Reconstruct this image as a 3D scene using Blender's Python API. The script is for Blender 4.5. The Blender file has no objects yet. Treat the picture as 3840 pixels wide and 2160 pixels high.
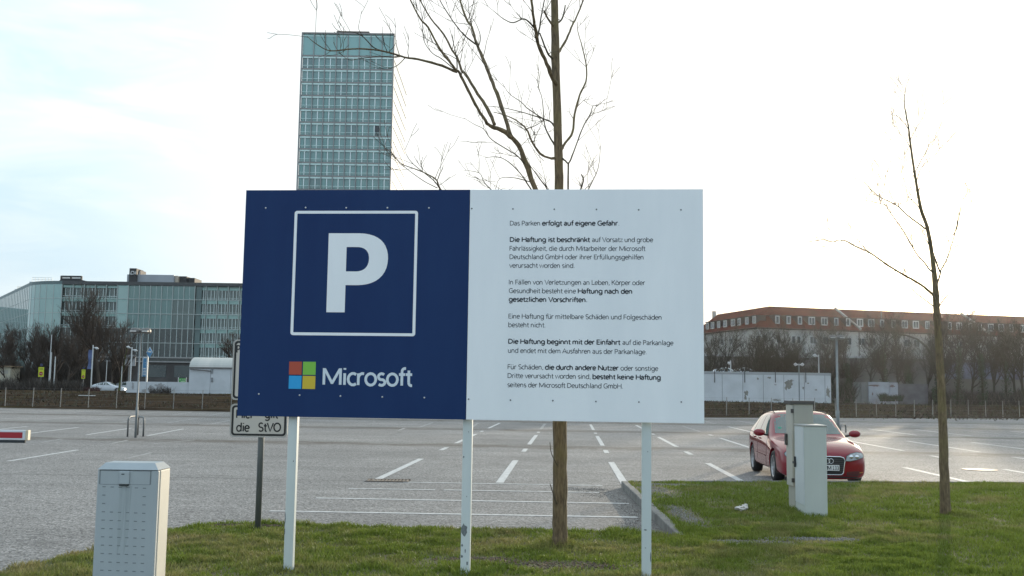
import bpy, bmesh, math, random
import numpy as np
from mathutils import Vector, Matrix, noise
from mathutils.bvhtree import BVHTree
R = math.radians
sin, cos, pi = math.sin, math.cos, math.pi
S = bpy.context.scene
COL = S.collection

# ------------------------------------------------------------------ camera
F = 3800.0
PITCH = math.atan(381 / F); ROLL = 0.0139; EYE = Vector((0, 0, 1.8))
_r = Vector((1, 0, 0)); _u = Vector((0, -sin(PITCH), cos(PITCH))); _f = Vector((0, cos(PITCH), sin(PITCH)))
_ex = _r * cos(ROLL) + _u * sin(ROLL); _ey = -_r * sin(ROLL) + _u * cos(ROLL)
cd = bpy.data.cameras.new('camera'); cam = bpy.data.objects.new('camera', cd); COL.objects.link(cam)
cd.sensor_width = 36; cd.lens = 36 * F / 3840; cd.clip_end = 4000; cd.clip_start = 0.05
m3 = Matrix((_ex, _ey, -_f)).transposed().to_4x4(); m3.translation = EYE; cam.matrix_world = m3
S.camera = cam

def ray(x, y): return _f + _ex * ((x - 1920) / F) + _ey * ((1080 - y) / F)
def at(x, y, Y):
    d = ray(x, y); return EYE + d * (Y / d.y)
def gnd(x, y, z=0.0):
    d = ray(x, y); return EYE + d * ((z - EYE.z) / d.z)

# ------------------------------------------------------------------ world, sun
SUN_AZ, SUN_EL = R(23.4), R(6.4)
SD = Vector((sin(SUN_AZ) * cos(SUN_EL), cos(SUN_AZ) * cos(SUN_EL), sin(SUN_EL)))
W = bpy.data.worlds.new('World'); S.world = W; W.use_nodes = True
nt = W.node_tree; nt.nodes.clear()
def N(t, tree=None, **kw):
    n = (tree or nt).nodes.new(t)
    for k, v in kw.items(): setattr(n, k, v)
    return n
def L(a, b, tree=None): (tree or nt).links.new(a, b)
def math_node(op, a, b=None, tree=None, clamp=False):
    n = N('ShaderNodeMath', tree, operation=op, use_clamp=clamp)
    for i, v in enumerate((a, b)):
        if v is None: continue
        if isinstance(v, (int, float)): n.inputs[i].default_value = v
        else: L(v, n.inputs[i], tree)
    return n.outputs[0]
def mix_rgb(fac, a, b, tree=None, mode='MIX'):
    n = N('ShaderNodeMix', tree, data_type='RGBA', blend_type=mode)
    for s, v in ((n.inputs[0], fac), (n.inputs[6], a), (n.inputs[7], b)):
        if isinstance(v, (int, float)): s.default_value = v
        elif isinstance(v, (tuple, list)): s.default_value = (*v[:3], 1)
        else: L(v, s, tree)
    return n.outputs[2]
sky = N('ShaderNodeTexSky', sky_type='NISHITA'); sky.sun_disc = False
sky.sun_elevation = SUN_EL; sky.sun_rotation = SUN_AZ; sky.air_density = 1.0; sky.dust_density = 2.5; sky.ozone_density = 1.5
tc = N('ShaderNodeTexCoord')
dn = N('ShaderNodeVectorMath', operation='NORMALIZE'); L(tc.outputs['Generated'], dn.inputs[0])
dt = N('ShaderNodeVectorMath', operation='DOT_PRODUCT'); L(dn.outputs[0], dt.inputs[0]); dt.inputs[1].default_value = SD
sx = N('ShaderNodeSeparateXYZ'); L(dn.outputs[0], sx.inputs[0])
front = N('ShaderNodeMapRange', interpolation_type='SMOOTHSTEP'); L(dt.outputs['Value'], front.inputs[0])
front.inputs[1].default_value = -0.35; front.inputs[2].default_value = 0.95
# high thin cloud, brightest round the sun, in streaks
mp = N('ShaderNodeMapping'); L(dn.outputs[0], mp.inputs[0]); mp.inputs['Scale'].default_value = (2.0, 2.0, 9.0); mp.inputs['Rotation'].default_value = (0.10, 0.12, 0)
nz = N('ShaderNodeTexNoise'); L(mp.outputs[0], nz.inputs[0]); nz.inputs['Scale'].default_value = 2.2; nz.inputs['Detail'].default_value = 7; nz.inputs['Roughness'].default_value = 0.55; nz.inputs['Distortion'].default_value = 0.5
cl = N('ShaderNodeMapRange'); L(nz.outputs[0], cl.inputs[0]); cl.inputs[1].default_value = 0.38; cl.inputs[2].default_value = 0.70
veil = mix_rgb(front.outputs[0], (7.6, 9.2, 10.2), (9.8, 10.0, 9.8))
blue = mix_rgb(front.outputs[0], (6.6, 8.6, 10.6), (6.7, 8.5, 9.2))
nearsun = N('ShaderNodeMapRange', interpolation_type='SMOOTHSTEP'); L(dt.outputs['Value'], nearsun.inputs[0]); nearsun.inputs[1].default_value = 0.62; nearsun.inputs[2].default_value = 0.86
cloud = mix_rgb(math_node('MAXIMUM', cl.outputs[0], nearsun.outputs[0]), blue, veil)
low = N('ShaderNodeMapRange', interpolation_type='SMOOTHSTEP'); L(sx.outputs[2], low.inputs[0]); low.inputs[1].default_value = 0.03; low.inputs[2].default_value = 0.30; low.inputs[3].default_value = 1.0; low.inputs[4].default_value = 0.0
lowfac = math_node('MULTIPLY', low.outputs[0], math_node('SUBTRACT', 1.0, nearsun.outputs[0]))
cloud = mix_rgb(lowfac, cloud, mix_rgb(cl.outputs[0], (5.4, 6.9, 8.0), (7.4, 8.4, 8.8)))
cosp = math_node('MAXIMUM', dt.outputs['Value'], 0.0)
glow = math_node('MULTIPLY', math_node('POWER', cosp, 160.0), 1.0)
cloud2 = mix_rgb(glow, cloud, (26.0, 23.5, 19.0))
skymix = mix_rgb(0.88, sky.outputs[0], cloud2)
bg = N('ShaderNodeBackground'); bg.inputs[1].default_value = 0.1; L(skymix, bg.inputs[0])
wo = N('ShaderNodeOutputWorld'); L(bg.outputs[0], wo.inputs[0])
sl = bpy.data.lights.new('sun', 'SUN'); sl.energy = 3.2; sl.angle = R(0.6); sl.color = (1.0, 0.86, 0.66)
sun = bpy.data.objects.new('sun', sl); COL.objects.link(sun); sun.rotation_euler = SD.to_track_quat('Z', 'Y').to_euler(); sun.location = (30, 70, 60)
S.view_settings.view_transform = 'Standard'; S.view_settings.look = 'None'; S.view_settings.exposure = 0.36; S.view_settings.gamma = 1.0

# ------------------------------------------------------------------ materials
MATS = {}
def mat(name, c, c2=None, scale=8.0, rough=0.7, metal=0.0, bump=0.0, bscale=None, spec=0.5, coat=0.0, ior=None, streak=None):
    if name in MATS: return MATS[name]
    m = bpy.data.materials.new(name); m.use_nodes = True; t = m.node_tree; b = t.nodes['Principled BSDF']
    b.inputs['Base Color'].default_value = (*c, 1); b.inputs['Roughness'].default_value = rough; b.inputs['Metallic'].default_value = metal
    b.inputs['Specular IOR Level'].default_value = spec
    if coat: b.inputs['Coat Weight'].default_value = coat; b.inputs['Coat Roughness'].default_value = 0.04
    if ior: b.inputs['IOR'].default_value = ior
    if c2 is not None or bump:
        co = N('ShaderNodeTexCoord', t)
        src = co.outputs['Object']
        if streak:
            mpn = N('ShaderNodeMapping', t); L(src, mpn.inputs[0], t); mpn.inputs['Scale'].default_value = streak; src = mpn.outputs[0]
        nn = N('ShaderNodeTexNoise', t); L(src, nn.inputs[0], t); nn.inputs['Scale'].default_value = scale; nn.inputs['Detail'].default_value = 5; nn.inputs['Roughness'].default_value = 0.6
        if c2 is not None:
            mr = N('ShaderNodeMapRange', t); L(nn.outputs[0], mr.inputs[0], t); mr.inputs[1].default_value = 0.34; mr.inputs[2].default_value = 0.66
            L(mix_rgb(mr.outputs[0], c, c2, t), b.inputs['Base Color'], t)
        if bump:
            n2 = nn
            if bscale:
                n2 = N('ShaderNodeTexNoise', t); L(src, n2.inputs[0], t); n2.inputs['Scale'].default_value = bscale; n2.inputs['Detail'].default_value = 4
            bp = N('ShaderNodeBump', t); L(n2.outputs[0], bp.inputs['Height'], t); bp.inputs['Strength'].default_value = bump; bp.inputs['Distance'].default_value = 0.02
            L(bp.outputs[0], b.inputs['Normal'], t)
    MATS[name] = m
    return m

# ------------------------------------------------------------------ mesh builder
class MB:
    def __init__(s): s.v = []; s.f = []; s.m = []
    def face(s, pts, m=0):
        k = len(s.v); s.v += [tuple(p) for p in pts]; s.f.append(tuple(range(k, k + len(pts)))); s.m.append(m)
    def grid(s, vs, fs, m=0):
        k = len(s.v); s.v += [tuple(p) for p in vs]
        for f in fs: s.f.append(tuple(i + k for i in f)); s.m.append(m)
    def box(s, x0, x1, y0, y1, z0, z1, m=0, mtx=None):
        vs = [Vector((x, y, z)) for z in (z0, z1) for y in (y0, y1) for x in (x0, x1)]
        if mtx: vs = [mtx @ v for v in vs]
        s.grid(vs, [(0, 2, 3, 1), (4, 5, 7, 6), (0, 1, 5, 4), (2, 6, 7, 3), (0, 4, 6, 2), (1, 3, 7, 5)], m)
    def bbox(s, x0, x1, y0, y1, z0, z1, b=0.01, m=0, mtx=None):
        # box with chamfered edges
        bm = bmesh.new(); bmesh.ops.create_cube(bm, size=1.0)
        for v in bm.verts: v.co = Vector(((x0 + x1) / 2 + v.co.x * (x1 - x0), (y0 + y1) / 2 + v.co.y * (y1 - y0), (z0 + z1) / 2 + v.co.z * (z1 - z0)))
        bmesh.ops.bevel(bm, geom=bm.edges[:], offset=b, segments=2, affect='EDGES', profile=0.5)
        s.bm(bm, m, mtx)
    def bm(s, bm, m=0, mtx=None):
        bm.verts.index_update()
        vs = [(mtx @ v.co) if mtx else v.co for v in bm.verts]
        s.grid(vs, [tuple(v.index for v in f.verts) for f in bm.faces], m); bm.free()
    def prism(s, poly, y0, y1, m=0, mtx=None):
        # polygon in x,z extruded along y
        n = len(poly)
        vs = [Vector((x, y, z)) for y in (y0, y1) for x, z in poly]
        if mtx: vs = [mtx @ v for v in vs]
        s.grid(vs, [tuple(range(n)), tuple(range(2 * n - 1, n - 1, -1))] + [(i, i + n, (i + 1) % n + n, (i + 1) % n) for i in range(n)], m)
    def tube(s, pts, rad, n=6, m=0, cap=True):
        pts = [Vector(p) for p in pts]; k = len(s.v)
        if isinstance(rad, (int, float)): rad = [rad] * len(pts)
        ref = None
        for i, p in enumerate(pts):
            d = (pts[min(i + 1, len(pts) - 1)] - pts[max(i - 1, 0)])
            if d.length < 1e-9: d = Vector((0, 0, 1))
            d.normalize()
            if ref is None:
                ref = d.orthogonal().normalized()
            a = (ref - d * ref.dot(d))
            a = a.normalized() if a.length > 1e-6 else d.orthogonal().normalized()
            ref = a; b = d.cross(a)
            for j in range(n):
                t = 2 * pi * j / n; s.v.append(tuple(p + (a * cos(t) + b * sin(t)) * rad[i]))
        for i in range(len(pts) - 1):
            for j in range(n):
                j2 = (j + 1) % n
                s.f.append((k + i * n + j, k + i * n + j2, k + (i + 1) * n + j2, k + (i + 1) * n + j)); s.m.append(m)
        if cap and n > 2:
            s.f.append(tuple(k + j for j in range(n - 1, -1, -1))); s.m.append(m)
            s.f.append(tuple(k + (len(pts) - 1) * n + j for j in range(n))); s.m.append(m)
    def lathe(s, prof, n=24, m=0, mtx=None, closed=True):
        # profile (r, h) about z
        vs = []
        for r, h in prof:
            for j in range(n):
                t = 2 * pi * j / n; v = Vector((r * cos(t), r * sin(t), h)); vs.append(mtx @ v if mtx else v)
        fs = []
        for i in range(len(prof) - 1):
            for j in range(n): fs.append((i * n + j, i * n + (j + 1) % n, (i + 1) * n + (j + 1) % n, (i + 1) * n + j))
        if closed:
            fs.append(tuple(range(n - 1, -1, -1))); fs.append(tuple((len(prof) - 1) * n + j for j in range(n)))
        s.grid(vs, fs, m)
    def build(s, name, mats, parent=None, world=True, smooth=False, normals=True):
        me = bpy.data.meshes.new(name)
        off = Vector((0, 0, 0))
        if parent is not None and world: off = root_loc(parent)
        vs = s.v if off.length == 0 else [(x - off.x, y - off.y, z - off.z) for x, y, z in s.v]
        me.from_pydata(vs, [], s.f)
        if not isinstance(mats, (list, tuple)): mats = [mats]
        for q in mats: me.materials.append(q)
        if len(mats) > 1: me.polygons.foreach_set('material_index', s.m)
        if smooth: me.polygons.foreach_set('use_smooth', [True] * len(s.f))
        me.update()
        if normals and len(s.f) < 60000:
            b = bmesh.new(); b.from_mesh(me); bmesh.ops.recalc_face_normals(b, faces=b.faces[:]); b.to_mesh(me); b.free()
        o = bpy.data.objects.new(name, me); COL.objects.link(o)
        if parent is not None: o.parent = parent
        return o
def root_loc(o):
    l = Vector((0, 0, 0))
    while o is not None: l = l + Vector(o.location); o = o.parent
    return l
def tag(o, label=None, cat=None, group=None, kind=None):
    if label: o['label'] = label
    if cat: o['category'] = cat
    if group: o['group'] = group
    if kind: o['kind'] = kind
    return o
def thing(name, label, cat, loc=(0, 0, 0), rz=0.0, group=None):
    o = bpy.data.objects.new(name, None); COL.objects.link(o); o.empty_display_size = 0.2
    o.location = loc; o.rotation_euler = (0, 0, rz)
    return tag(o, label, cat, group)
def dup(root, loc, rz=None, label=None, group=None, scale=None):
    def rec(o, par):
        c = o.copy(); COL.objects.link(c); c.parent = par
        for ch in list(o.children): rec(ch, c)
        return c
    r = rec(root, root.parent); r.location = loc
    if rz is not None: r.rotation_euler = (0, 0, rz)
    if scale is not None: r.scale = (scale,) * 3 if isinstance(scale, (int, float)) else scale
    if label: r['label'] = label
    if group: r['group'] = group
    return r

def lerp(a, b, t): return a + (b - a) * t
# lettering drawn as strokes (x-height 1, capitals 1.42), so every letter is real flat geometry
GL = {' ': (.52, ''), '.': (.42, 'L .2 .0 .2 .14'), ',': (.42, 'L .24 .14 .16 -.2'),
 'a': (.98, 'A .42 .64 .34 .36 145 0;L .76 .66 .76 0;L .76 .56 .46 .53;A .42 .27 .33 .26 80 270;A .42 .36 .34 .35 270 350'), 'b': (1.14, 'L .13 0 .13 1.5;A .56 .5 .43 .5 0 360'), 'c': (.88, 'A .53 .5 .45 .5 52 308'), 'd': (1.14, 'L .95 0 .95 1.5;A .52 .5 .43 .5 0 360'), 'e': (1.02, 'L .09 .53 .92 .53;A .51 .5 .42 .5 4 316'), 'f': (.62, 'L .3 0 .3 1.2;A .58 1.2 .28 .28 180 75;L .03 .95 .6 .95'),
 'g': (1.14, 'A .52 .52 .43 .48 0 360;L .95 1 .95 -.1;A .52 -.1 .43 .34 0 -150'), 'h': (1.1, 'L .13 0 .13 1.5;A .49 .58 .36 .42 180 0;L .85 .58 .85 0'), 'i': (.48, 'L .24 0 .24 1;L .24 1.3 .24 1.45'), 'k': (.98, 'L .13 0 .13 1.5;L .84 1 .15 .42;L .4 .62 .9 0'), 'l': (.48, 'L .24 0 .24 1.5'), 'm': (1.66, 'L .13 0 .13 1;A .46 .6 .33 .4 180 0;L .79 .6 .79 0;A 1.12 .6 .33 .4 180 0;L 1.45 .6 1.45 0'), 'n': (1.1, 'L .13 0 .13 1;A .49 .58 .36 .42 180 0;L .85 .58 .85 0'),
 'o': (1.12, 'A .56 .5 .46 .5 0 360'), 'p': (1.14, 'L .13 -.46 .13 1;A .56 .5 .43 .5 0 360'), 'r': (.7, 'L .13 0 .13 1;A .52 .58 .39 .42 180 72'), 's': (.84, 'A .42 .74 .29 .26 40 270;A .42 .25 .31 .25 90 -140'), 't': (.66, 'L .3 1.3 .3 .28;A .55 .28 .25 .28 180 285;L .03 .95 .6 .95'), 'u': (1.1, 'L .13 1 .13 .42;A .49 .42 .36 .42 180 360;L .87 1 .87 0'), 'v': (.94, 'L .03 1 .47 0 .91 1'), 'w': (1.42, 'L .03 1 .37 0 .71 1 1.05 0 1.39 1'), 'x': (.94, 'L .05 1 .88 0;L .05 0 .88 1'), 'z': (.9, 'L .08 .95 .78 .95 .08 .05 .82 .05'), 'ß': (1.12, 'L .13 0 .13 1.1;A .47 1.1 .34 .4 180 -60;A .52 .36 .4 .38 90 -120'),
 'A': (1.3, 'L .03 0 .65 1.42 1.27 0;L .24 .46 1.06 .46'), 'D': (1.4, 'L .15 0 .15 1.42;L .15 1.36 .5 1.36;A .5 .71 .75 .65 90 -90;L .5 .06 .15 .06'), 'E': (1.02, 'L .92 1.36 .15 1.36 .15 .06 .94 .06;L .15 .74 .86 .74'), 'F': (.98, 'L .15 0 .15 1.36 .9 1.36;L .15 .72 .84 .72'), 'G': (1.4, 'A .76 .71 .64 .7 48 318;L 1.26 .24 1.26 .66 .82 .66'), 'H': (1.42, 'L .15 0 .15 1.42;L 1.27 0 1.27 1.42;L .15 .74 1.27 .74'), 'I': (.54, 'L .27 0 .27 1.42'), 'K': (1.18, 'L .15 0 .15 1.42;L 1.05 1.42 .18 .68;L .42 .86 1.14 0'), 'L': (.98, 'L .15 1.42 .15 .06 .92 .06'), 'B': (1.14, 'L .15 0 .15 1.42;A .5 1.06 .36 .31 90 -90;A .52 .37 .44 .33 90 -90;L .15 1.37 .5 1.37;L .15 .73 .52 .73;L .52 .05 .15 .05'), 'M': (1.8, 'L .15 0 .15 1.42;L .2 1.36 .92 .1;L .88 .1 1.6 1.36;L 1.65 1.42 1.65 0'), 'N': (1.5, 'L .15 0 .15 1.42;L .18 1.36 1.32 .06;L 1.35 0 1.35 1.42'), 'O': (1.5, 'A .75 .71 .64 .7 0 360'), 'P': (1.14, 'L .15 0 .15 1.42;L .15 1.36 .55 1.36;A .55 1.0 .43 .36 90 -90;L .55 .64 .15 .64'), 'S': (1.08, 'A .54 1.04 .4 .37 38 270;A .54 .34 .42 .33 90 -145'), 'T': (1.06, 'L .03 1.36 1.03 1.36;L .53 1.36 .53 0'), 'U': (1.36, 'L .14 1.42 .14 .52;A .68 .52 .54 .5 180 360;L 1.22 .52 1.22 1.42'), 'V': (1.24, 'L .03 1.42 .62 0 1.21 1.42'),
 '1': (1.08, 'L .22 1.1 .6 1.38 .6 0;L .22 .05 .96 .05'), '3': (1.08, 'A .5 1.04 .36 .35 135 -90;A .5 .36 .4 .34 90 -140'), '5': (1.08, 'L .86 1.36 .26 1.36 .2 .78;A .48 .43 .4 .4 130 -140'), '9': (1.08, 'A .53 .94 .4 .44 0 360;A .5 .94 .43 .92 0 -70')}
for c_, b_ in (('ä', 'a'), ('ö', 'o'), ('ü', 'u')): GL[c_] = (GL[b_][0], GL[b_][1] + ';L .3 1.27 .3 1.41;L .74 1.27 .74 1.41')
CAPH = 1.42
def text_strokes(body):
    out = []; x = 0.0
    for ch in body:
        adv, spec = GL[ch]
        for s in spec.split(';'):
            w = s.split()
            if not w: continue
            v = [float(a) for a in w[1:]]
            if w[0] == 'L': out.append([(x + v[i], v[i + 1]) for i in range(0, len(v), 2)])
            else:
                cx, cy, rx, ry, a0, a1 = v; n = max(4, int(abs(a1 - a0) / 24)); out.append([(x + cx + rx * cos(R(lerp(a0, a1, i / n))), cy + ry * sin(R(lerp(a0, a1, i / n)))) for i in range(n + 1)])
        x += adv
    return out
def put_text(mb, body, x0, x1, z, cap, y, weight=0.12, m=0):
    st = text_strokes(body); hw = weight * cap / 2
    a = min(p[0] for s in st for p in s); b = max(p[0] for s in st for p in s); k = (x1 - x0 - 2 * hw) / max(.05, b - a) if b - a > .05 else cap / CAPH; kz = cap / CAPH
    for si, s in enumerate(st):
        P = [Vector((x0 + hw + (p[0] - a) * k, z + p[1] * kz)) for p in s]; closed = (P[0] - P[-1]).length < 1e-6; n = len(P); L_, R__ = [], []
        # keep strokes inside the letter's height
        for i in range(n):
            d0 = (P[i] - P[i - 1]) if i else ((P[0] - P[-2]) if closed else P[1] - P[0]); d1 = (P[i + 1] - P[i]) if i < n - 1 else ((P[1] - P[0]) if closed else P[i] - P[i - 1])
            d0 = d0.normalized(); d1 = d1.normalized(); nn = Vector((-(d0 + d1).y, (d0 + d1).x)); nn = nn.normalized() if nn.length > 1e-6 else Vector((-d0.y, d0.x)); c = max(.74, nn.dot(Vector((-d0.y, d0.x)))); L_.append(P[i] + nn * hw / c); R__.append(P[i] - nn * hw / c)
        yy = y - 0.00012 * (si % 5)
        mb.grid([(p.x, yy, p.y) for p in L_ + R__], [(i, i + 1, n + i + 1, n + i) for i in range(n - 1)], m)
# ------------------------------------------------------------------ ground, car park, grass
LY = R(3.376)                                     # the bays run 3.4 degrees off the view
def lotxy(a, b): return (a * cos(LY) + b * sin(LY), -a * sin(LY) + b * cos(LY))
M_soil = mat('soil', (0.11, 0.085, 0.06), (0.17, 0.135, 0.095), scale=0.35, rough=0.95, spec=0.0)
g = MB(); g.face([(-420, -60, -0.06), (420, -60, -0.06), (420, 620, -0.06), (-420, 620, -0.06)])
tag(g.build('ground', M_soil), kind='structure')

# asphalt: worn grey chippings with speckle, dirt gathered in the gutters between the rows of bays
ma = bpy.data.materials.new('worn_asphalt'); ma.use_nodes = True; t = ma.node_tree; b = t.nodes['Principled BSDF']
co = N('ShaderNodeTexCoord', t); P_ = co.outputs['Object']
def noise_t(scale, detail=4, rough=0.6, vec=None, dist=0.0):
    n = N('ShaderNodeTexNoise', t); L(vec or P_, n.inputs[0], t); n.inputs['Scale'].default_value = scale; n.inputs['Detail'].default_value = detail; n.inputs['Roughness'].default_value = rough; n.inputs['Distortion'].default_value = dist
    return n.outputs[0]
def rng_t(v, a, b_, lo=0.0, hi=1.0):
    n = N('ShaderNodeMapRange', t); L(v, n.inputs[0], t); n.inputs[1].default_value = a; n.inputs[2].default_value = b_; n.inputs[3].default_value = lo; n.inputs[4].default_value = hi
    return n.outputs[0]
big = rng_t(noise_t(0.16, 7, 0.68), 0.36, 0.62)
base = mix_rgb(big, (0.195, 0.186, 0.178), (0.290, 0.274, 0.260), t)
st = N('ShaderNodeMapping', t); L(P_, st.inputs[0], t); st.inputs['Scale'].default_value = (0.10, 1.1, 1); st.inputs['Rotation'].default_value = (0, 0, 0.05)
tyres = rng_t(noise_t(1.0, 5, 0.65, st.outputs[0], 0.8), 0.42, 0.72)
base = mix_rgb(math_node('MULTIPLY', tyres, 0.55, t), base, (0.165, 0.158, 0.15), t)
vor = N('ShaderNodeTexVoronoi', t); L(P_, vor.inputs[0], t); vor.inputs['Scale'].default_value = 42.0
vs_ = N('ShaderNodeSeparateXYZ', t); L(vor.outputs['Color'], vs_.inputs[0], t)
sp = rng_t(vs_.outputs[0], 0.0, 1.0, 0.42, 1.55)
base = mix_rgb(1.0, base, sp, t, 'MULTIPLY')
peb = rng_t(noise_t(14.0, 6, 0.75), 0.3, 0.7, 0.72, 1.25)
base = mix_rgb(1.0, base, peb, t, 'MULTIPLY')
xyz = N('ShaderNodeSeparateXYZ', t); L(P_, xyz.inputs[0], t)
wob = math_node('MULTIPLY', math_node('SUBTRACT', noise_t(0.5, 4), 0.5, t), 3.2, t)
yy = math_node('ADD', xyz.outputs[1], wob, t)
dirt = None
for c_, w_ in ((32.6, 1.2), (45.6, 1.5), (57.5, 1.8), (69, 2.0)):
    q = rng_t(math_node('ABSOLUTE', math_node('SUBTRACT', yy, c_, t), None, t), 0.25 * w_, w_, 1.0, 0.0)
    dirt = q if dirt is None else math_node('MAXIMUM', dirt, q, t)
dirt = math_node('MULTIPLY', dirt, rng_t(noise_t(0.9, 6, 0.7, None, 1.0), 0.33, 0.6, 0.15, 0.9), t)
base = mix_rgb(dirt, base, (0.10, 0.085, 0.07), t)
oil = math_node('MULTIPLY', rng_t(noise_t(0.75, 3, 0.5, None, 0.4), 0.66, 0.74), 0.45, t)
base = mix_rgb(oil, base, (0.10, 0.094, 0.088), t)
ck = N('ShaderNodeTexVoronoi', t, feature='DISTANCE_TO_EDGE'); wv = N('ShaderNodeVectorMath', t, operation='ADD'); L(P_, wv.inputs[0], t); nv_ = N('ShaderNodeTexNoise', t); L(P_, nv_.inputs[0], t); nv_.inputs['Scale'].default_value = 0.8; nv_.inputs['Detail'].default_value = 5; L(nv_.outputs['Color'], wv.inputs[1], t); L(wv.outputs[0], ck.inputs[0], t); ck.inputs['Scale'].default_value = 0.16
crack = math_node('MULTIPLY', rng_t(ck.outputs['Distance'], 0.0, 0.006, 0.6, 0.0), rng_t(noise_t(0.2, 3), 0.5, 0.6), t)
base = mix_rgb(crack, base, (0.07, 0.065, 0.06), t)
# joint where the newer surfacing of the far car park meets the chippings, and loose grit beside the kerb
joint = rng_t(math_node('ABSOLUTE', math_node('SUBTRACT', math_node('ADD', xyz.outputs[1], math_node('MULTIPLY', wob, 0.06, t), t), 19.72, t), None, t), 0.03, 0.09, 0.5, 0.0)
base = mix_rgb(joint, base, (0.10, 0.095, 0.09), t)
kx = math_node('ADD', xyz.outputs[0], math_node('MULTIPLY', wob, 0.25, t), t)
grit = math_node('MULTIPLY', rng_t(kx, -0.2, 0.9), rng_t(yy, 18.9, 19.7, 1.0, 0.0), t)
grit = math_node('MULTIPLY', grit, rng_t(noise_t(6.0, 6, 0.8), 0.36, 0.56), t)
grit = math_node('MULTIPLY', grit, rng_t(xyz.outputs[0], 1.25, 1.3, 1.0, 0.0), t)
base = mix_rgb(math_node('MULTIPLY', grit, 0.75, t), base, (0.10, 0.092, 0.082), t)
L(base, b.inputs['Base Color'], t); b.inputs['Roughness'].default_value = 0.85; b.inputs['Specular IOR Level'].default_value = 0.25
bp = N('ShaderNodeBump', t); L(vor.outputs['Distance'], bp.inputs['Height'], t); bp.inputs['Strength'].default_value = 0.5; bp.inputs['Distance'].default_value = 0.012; L(bp.outputs[0], b.inputs['Normal'], t)

EDGE = [gnd(-900, 1519), gnd(0, 1529), gnd(856, 1544), gnd(1750, 1556), gnd(2645, 1566), gnd(3300, 1568.5), gnd(3840, 1569.5), gnd(4500, 1570)]
lot = MB()
ring = [(-70, -20), (60, -20), (EDGE[-1].x, EDGE[-1].y)] + [(p.x, p.y) for p in reversed(EDGE[:-1])]
ci, si = cos(LY), sin(LY)
lot.face([(x * ci - y * si, x * si + y * ci, 0.0) for x, y in ring])
lo = lot.build('car_park', ma); lo.rotation_euler = (0, 0, -LY); tag(lo, kind='structure')

# bay markings, painted in the car park's own grid
M_paint = mat('worn_road_paint', (0.62, 0.61, 0.59), (0.40, 0.39, 0.38), scale=9, rough=0.8)
M_paint2 = mat('faded_road_paint', (0.36, 0.355, 0.34), (0.235, 0.228, 0.22), scale=5, rough=0.85)
mk = MB()
def stripe(a0, b0, a1, b1, w, m=0, z=0.004):
    x0, y0 = lotxy(a0, b0); x1, y1 = lotxy(a1, b1); d = Vector((x1 - x0, y1 - y0, 0)).normalized(); n = Vector((-d.y, d.x, 0)) * w / 2
    k = max(1, int(math.hypot(x1 - x0, y1 - y0) / 1.0))
    for i in range(k):
        p = Vector((lerp(x0, x1, i / k), lerp(y0, y1, i / k), z)); q = Vector((lerp(x0, x1, (i + 1) / k), lerp(y0, y1, (i + 1) / k), z))
        mk.face([p - n, q - n, q + n, p + n], m)
rnd = random.Random(4)
for k in range(-1, 15):
    a = -1.36 + 2.43 * k
    if k < 15 and k != 2:
        s0 = 19.85 if k < 2 else 20.3
        stripe(a, s0, a - 0.03, 26.15, 0.15)
    if k == 2: stripe(a, 20.3, a, 26.4, 0.15)
    stripe(a, 29.9, a, 31.4, 0.14); stripe(a, 33.9, a, 41.0, 0.14)
    stripe(a, 43.2, a, 44.2, 0.13, 1 if k > 3 else 0); stripe(a, 47.2, a, 54.8, 0.13, 0 if k % 3 else 1)
    stripe(a, 59.6, a, 67.0, 0.13, 1)
for k in range(0, 14):
    a = -12.9 - 2.2 * k
    stripe(a, 22.9, a - 0.5, 27.2, 0.12, 0 if k % 2 == 0 else 1)
    stripe(a - 2.0, 35.3, a - 3.0, 41.2, 0.12, 0); stripe(a - 1.0, 30.3, a - 1.4, 32.4, 0.11, 1)
    stripe(a - 4.0, 47.5, a - 5.2, 54.5, 0.13, 1); stripe(a - 6.5, 60, a - 8, 67, 0.13, 1)
stripe(-10.8, 24.5, -11.1, 26.6, 0.10, 1); stripe(-12.75, 30.5, -12.35, 33.1, 0.10, 1)
stripe(-4.6, 47.2, -4.9, 54, 0.12, 1); stripe(-7.0, 47.2, -7.3, 54, 0.12, 1); stripe(-7.3, 43.2, -7.5, 46, 0.12, 1)
stripe(-4.34, 14.72, 0.98, 14.88, 0.12); stripe(-4.12, 16.53, 0.95, 16.66, 0.115); stripe(-3.95, 18.18, -2.4, 18.24, 0.10); stripe(-2.25, 18.25, 0.52, 18.35, 0.11)
stripe(-3.2, 19.60, 0.62, 19.70, 0.11)
tag(mk.build('bay_markings', [M_paint, M_paint2], normals=False), kind='structure')

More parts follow.
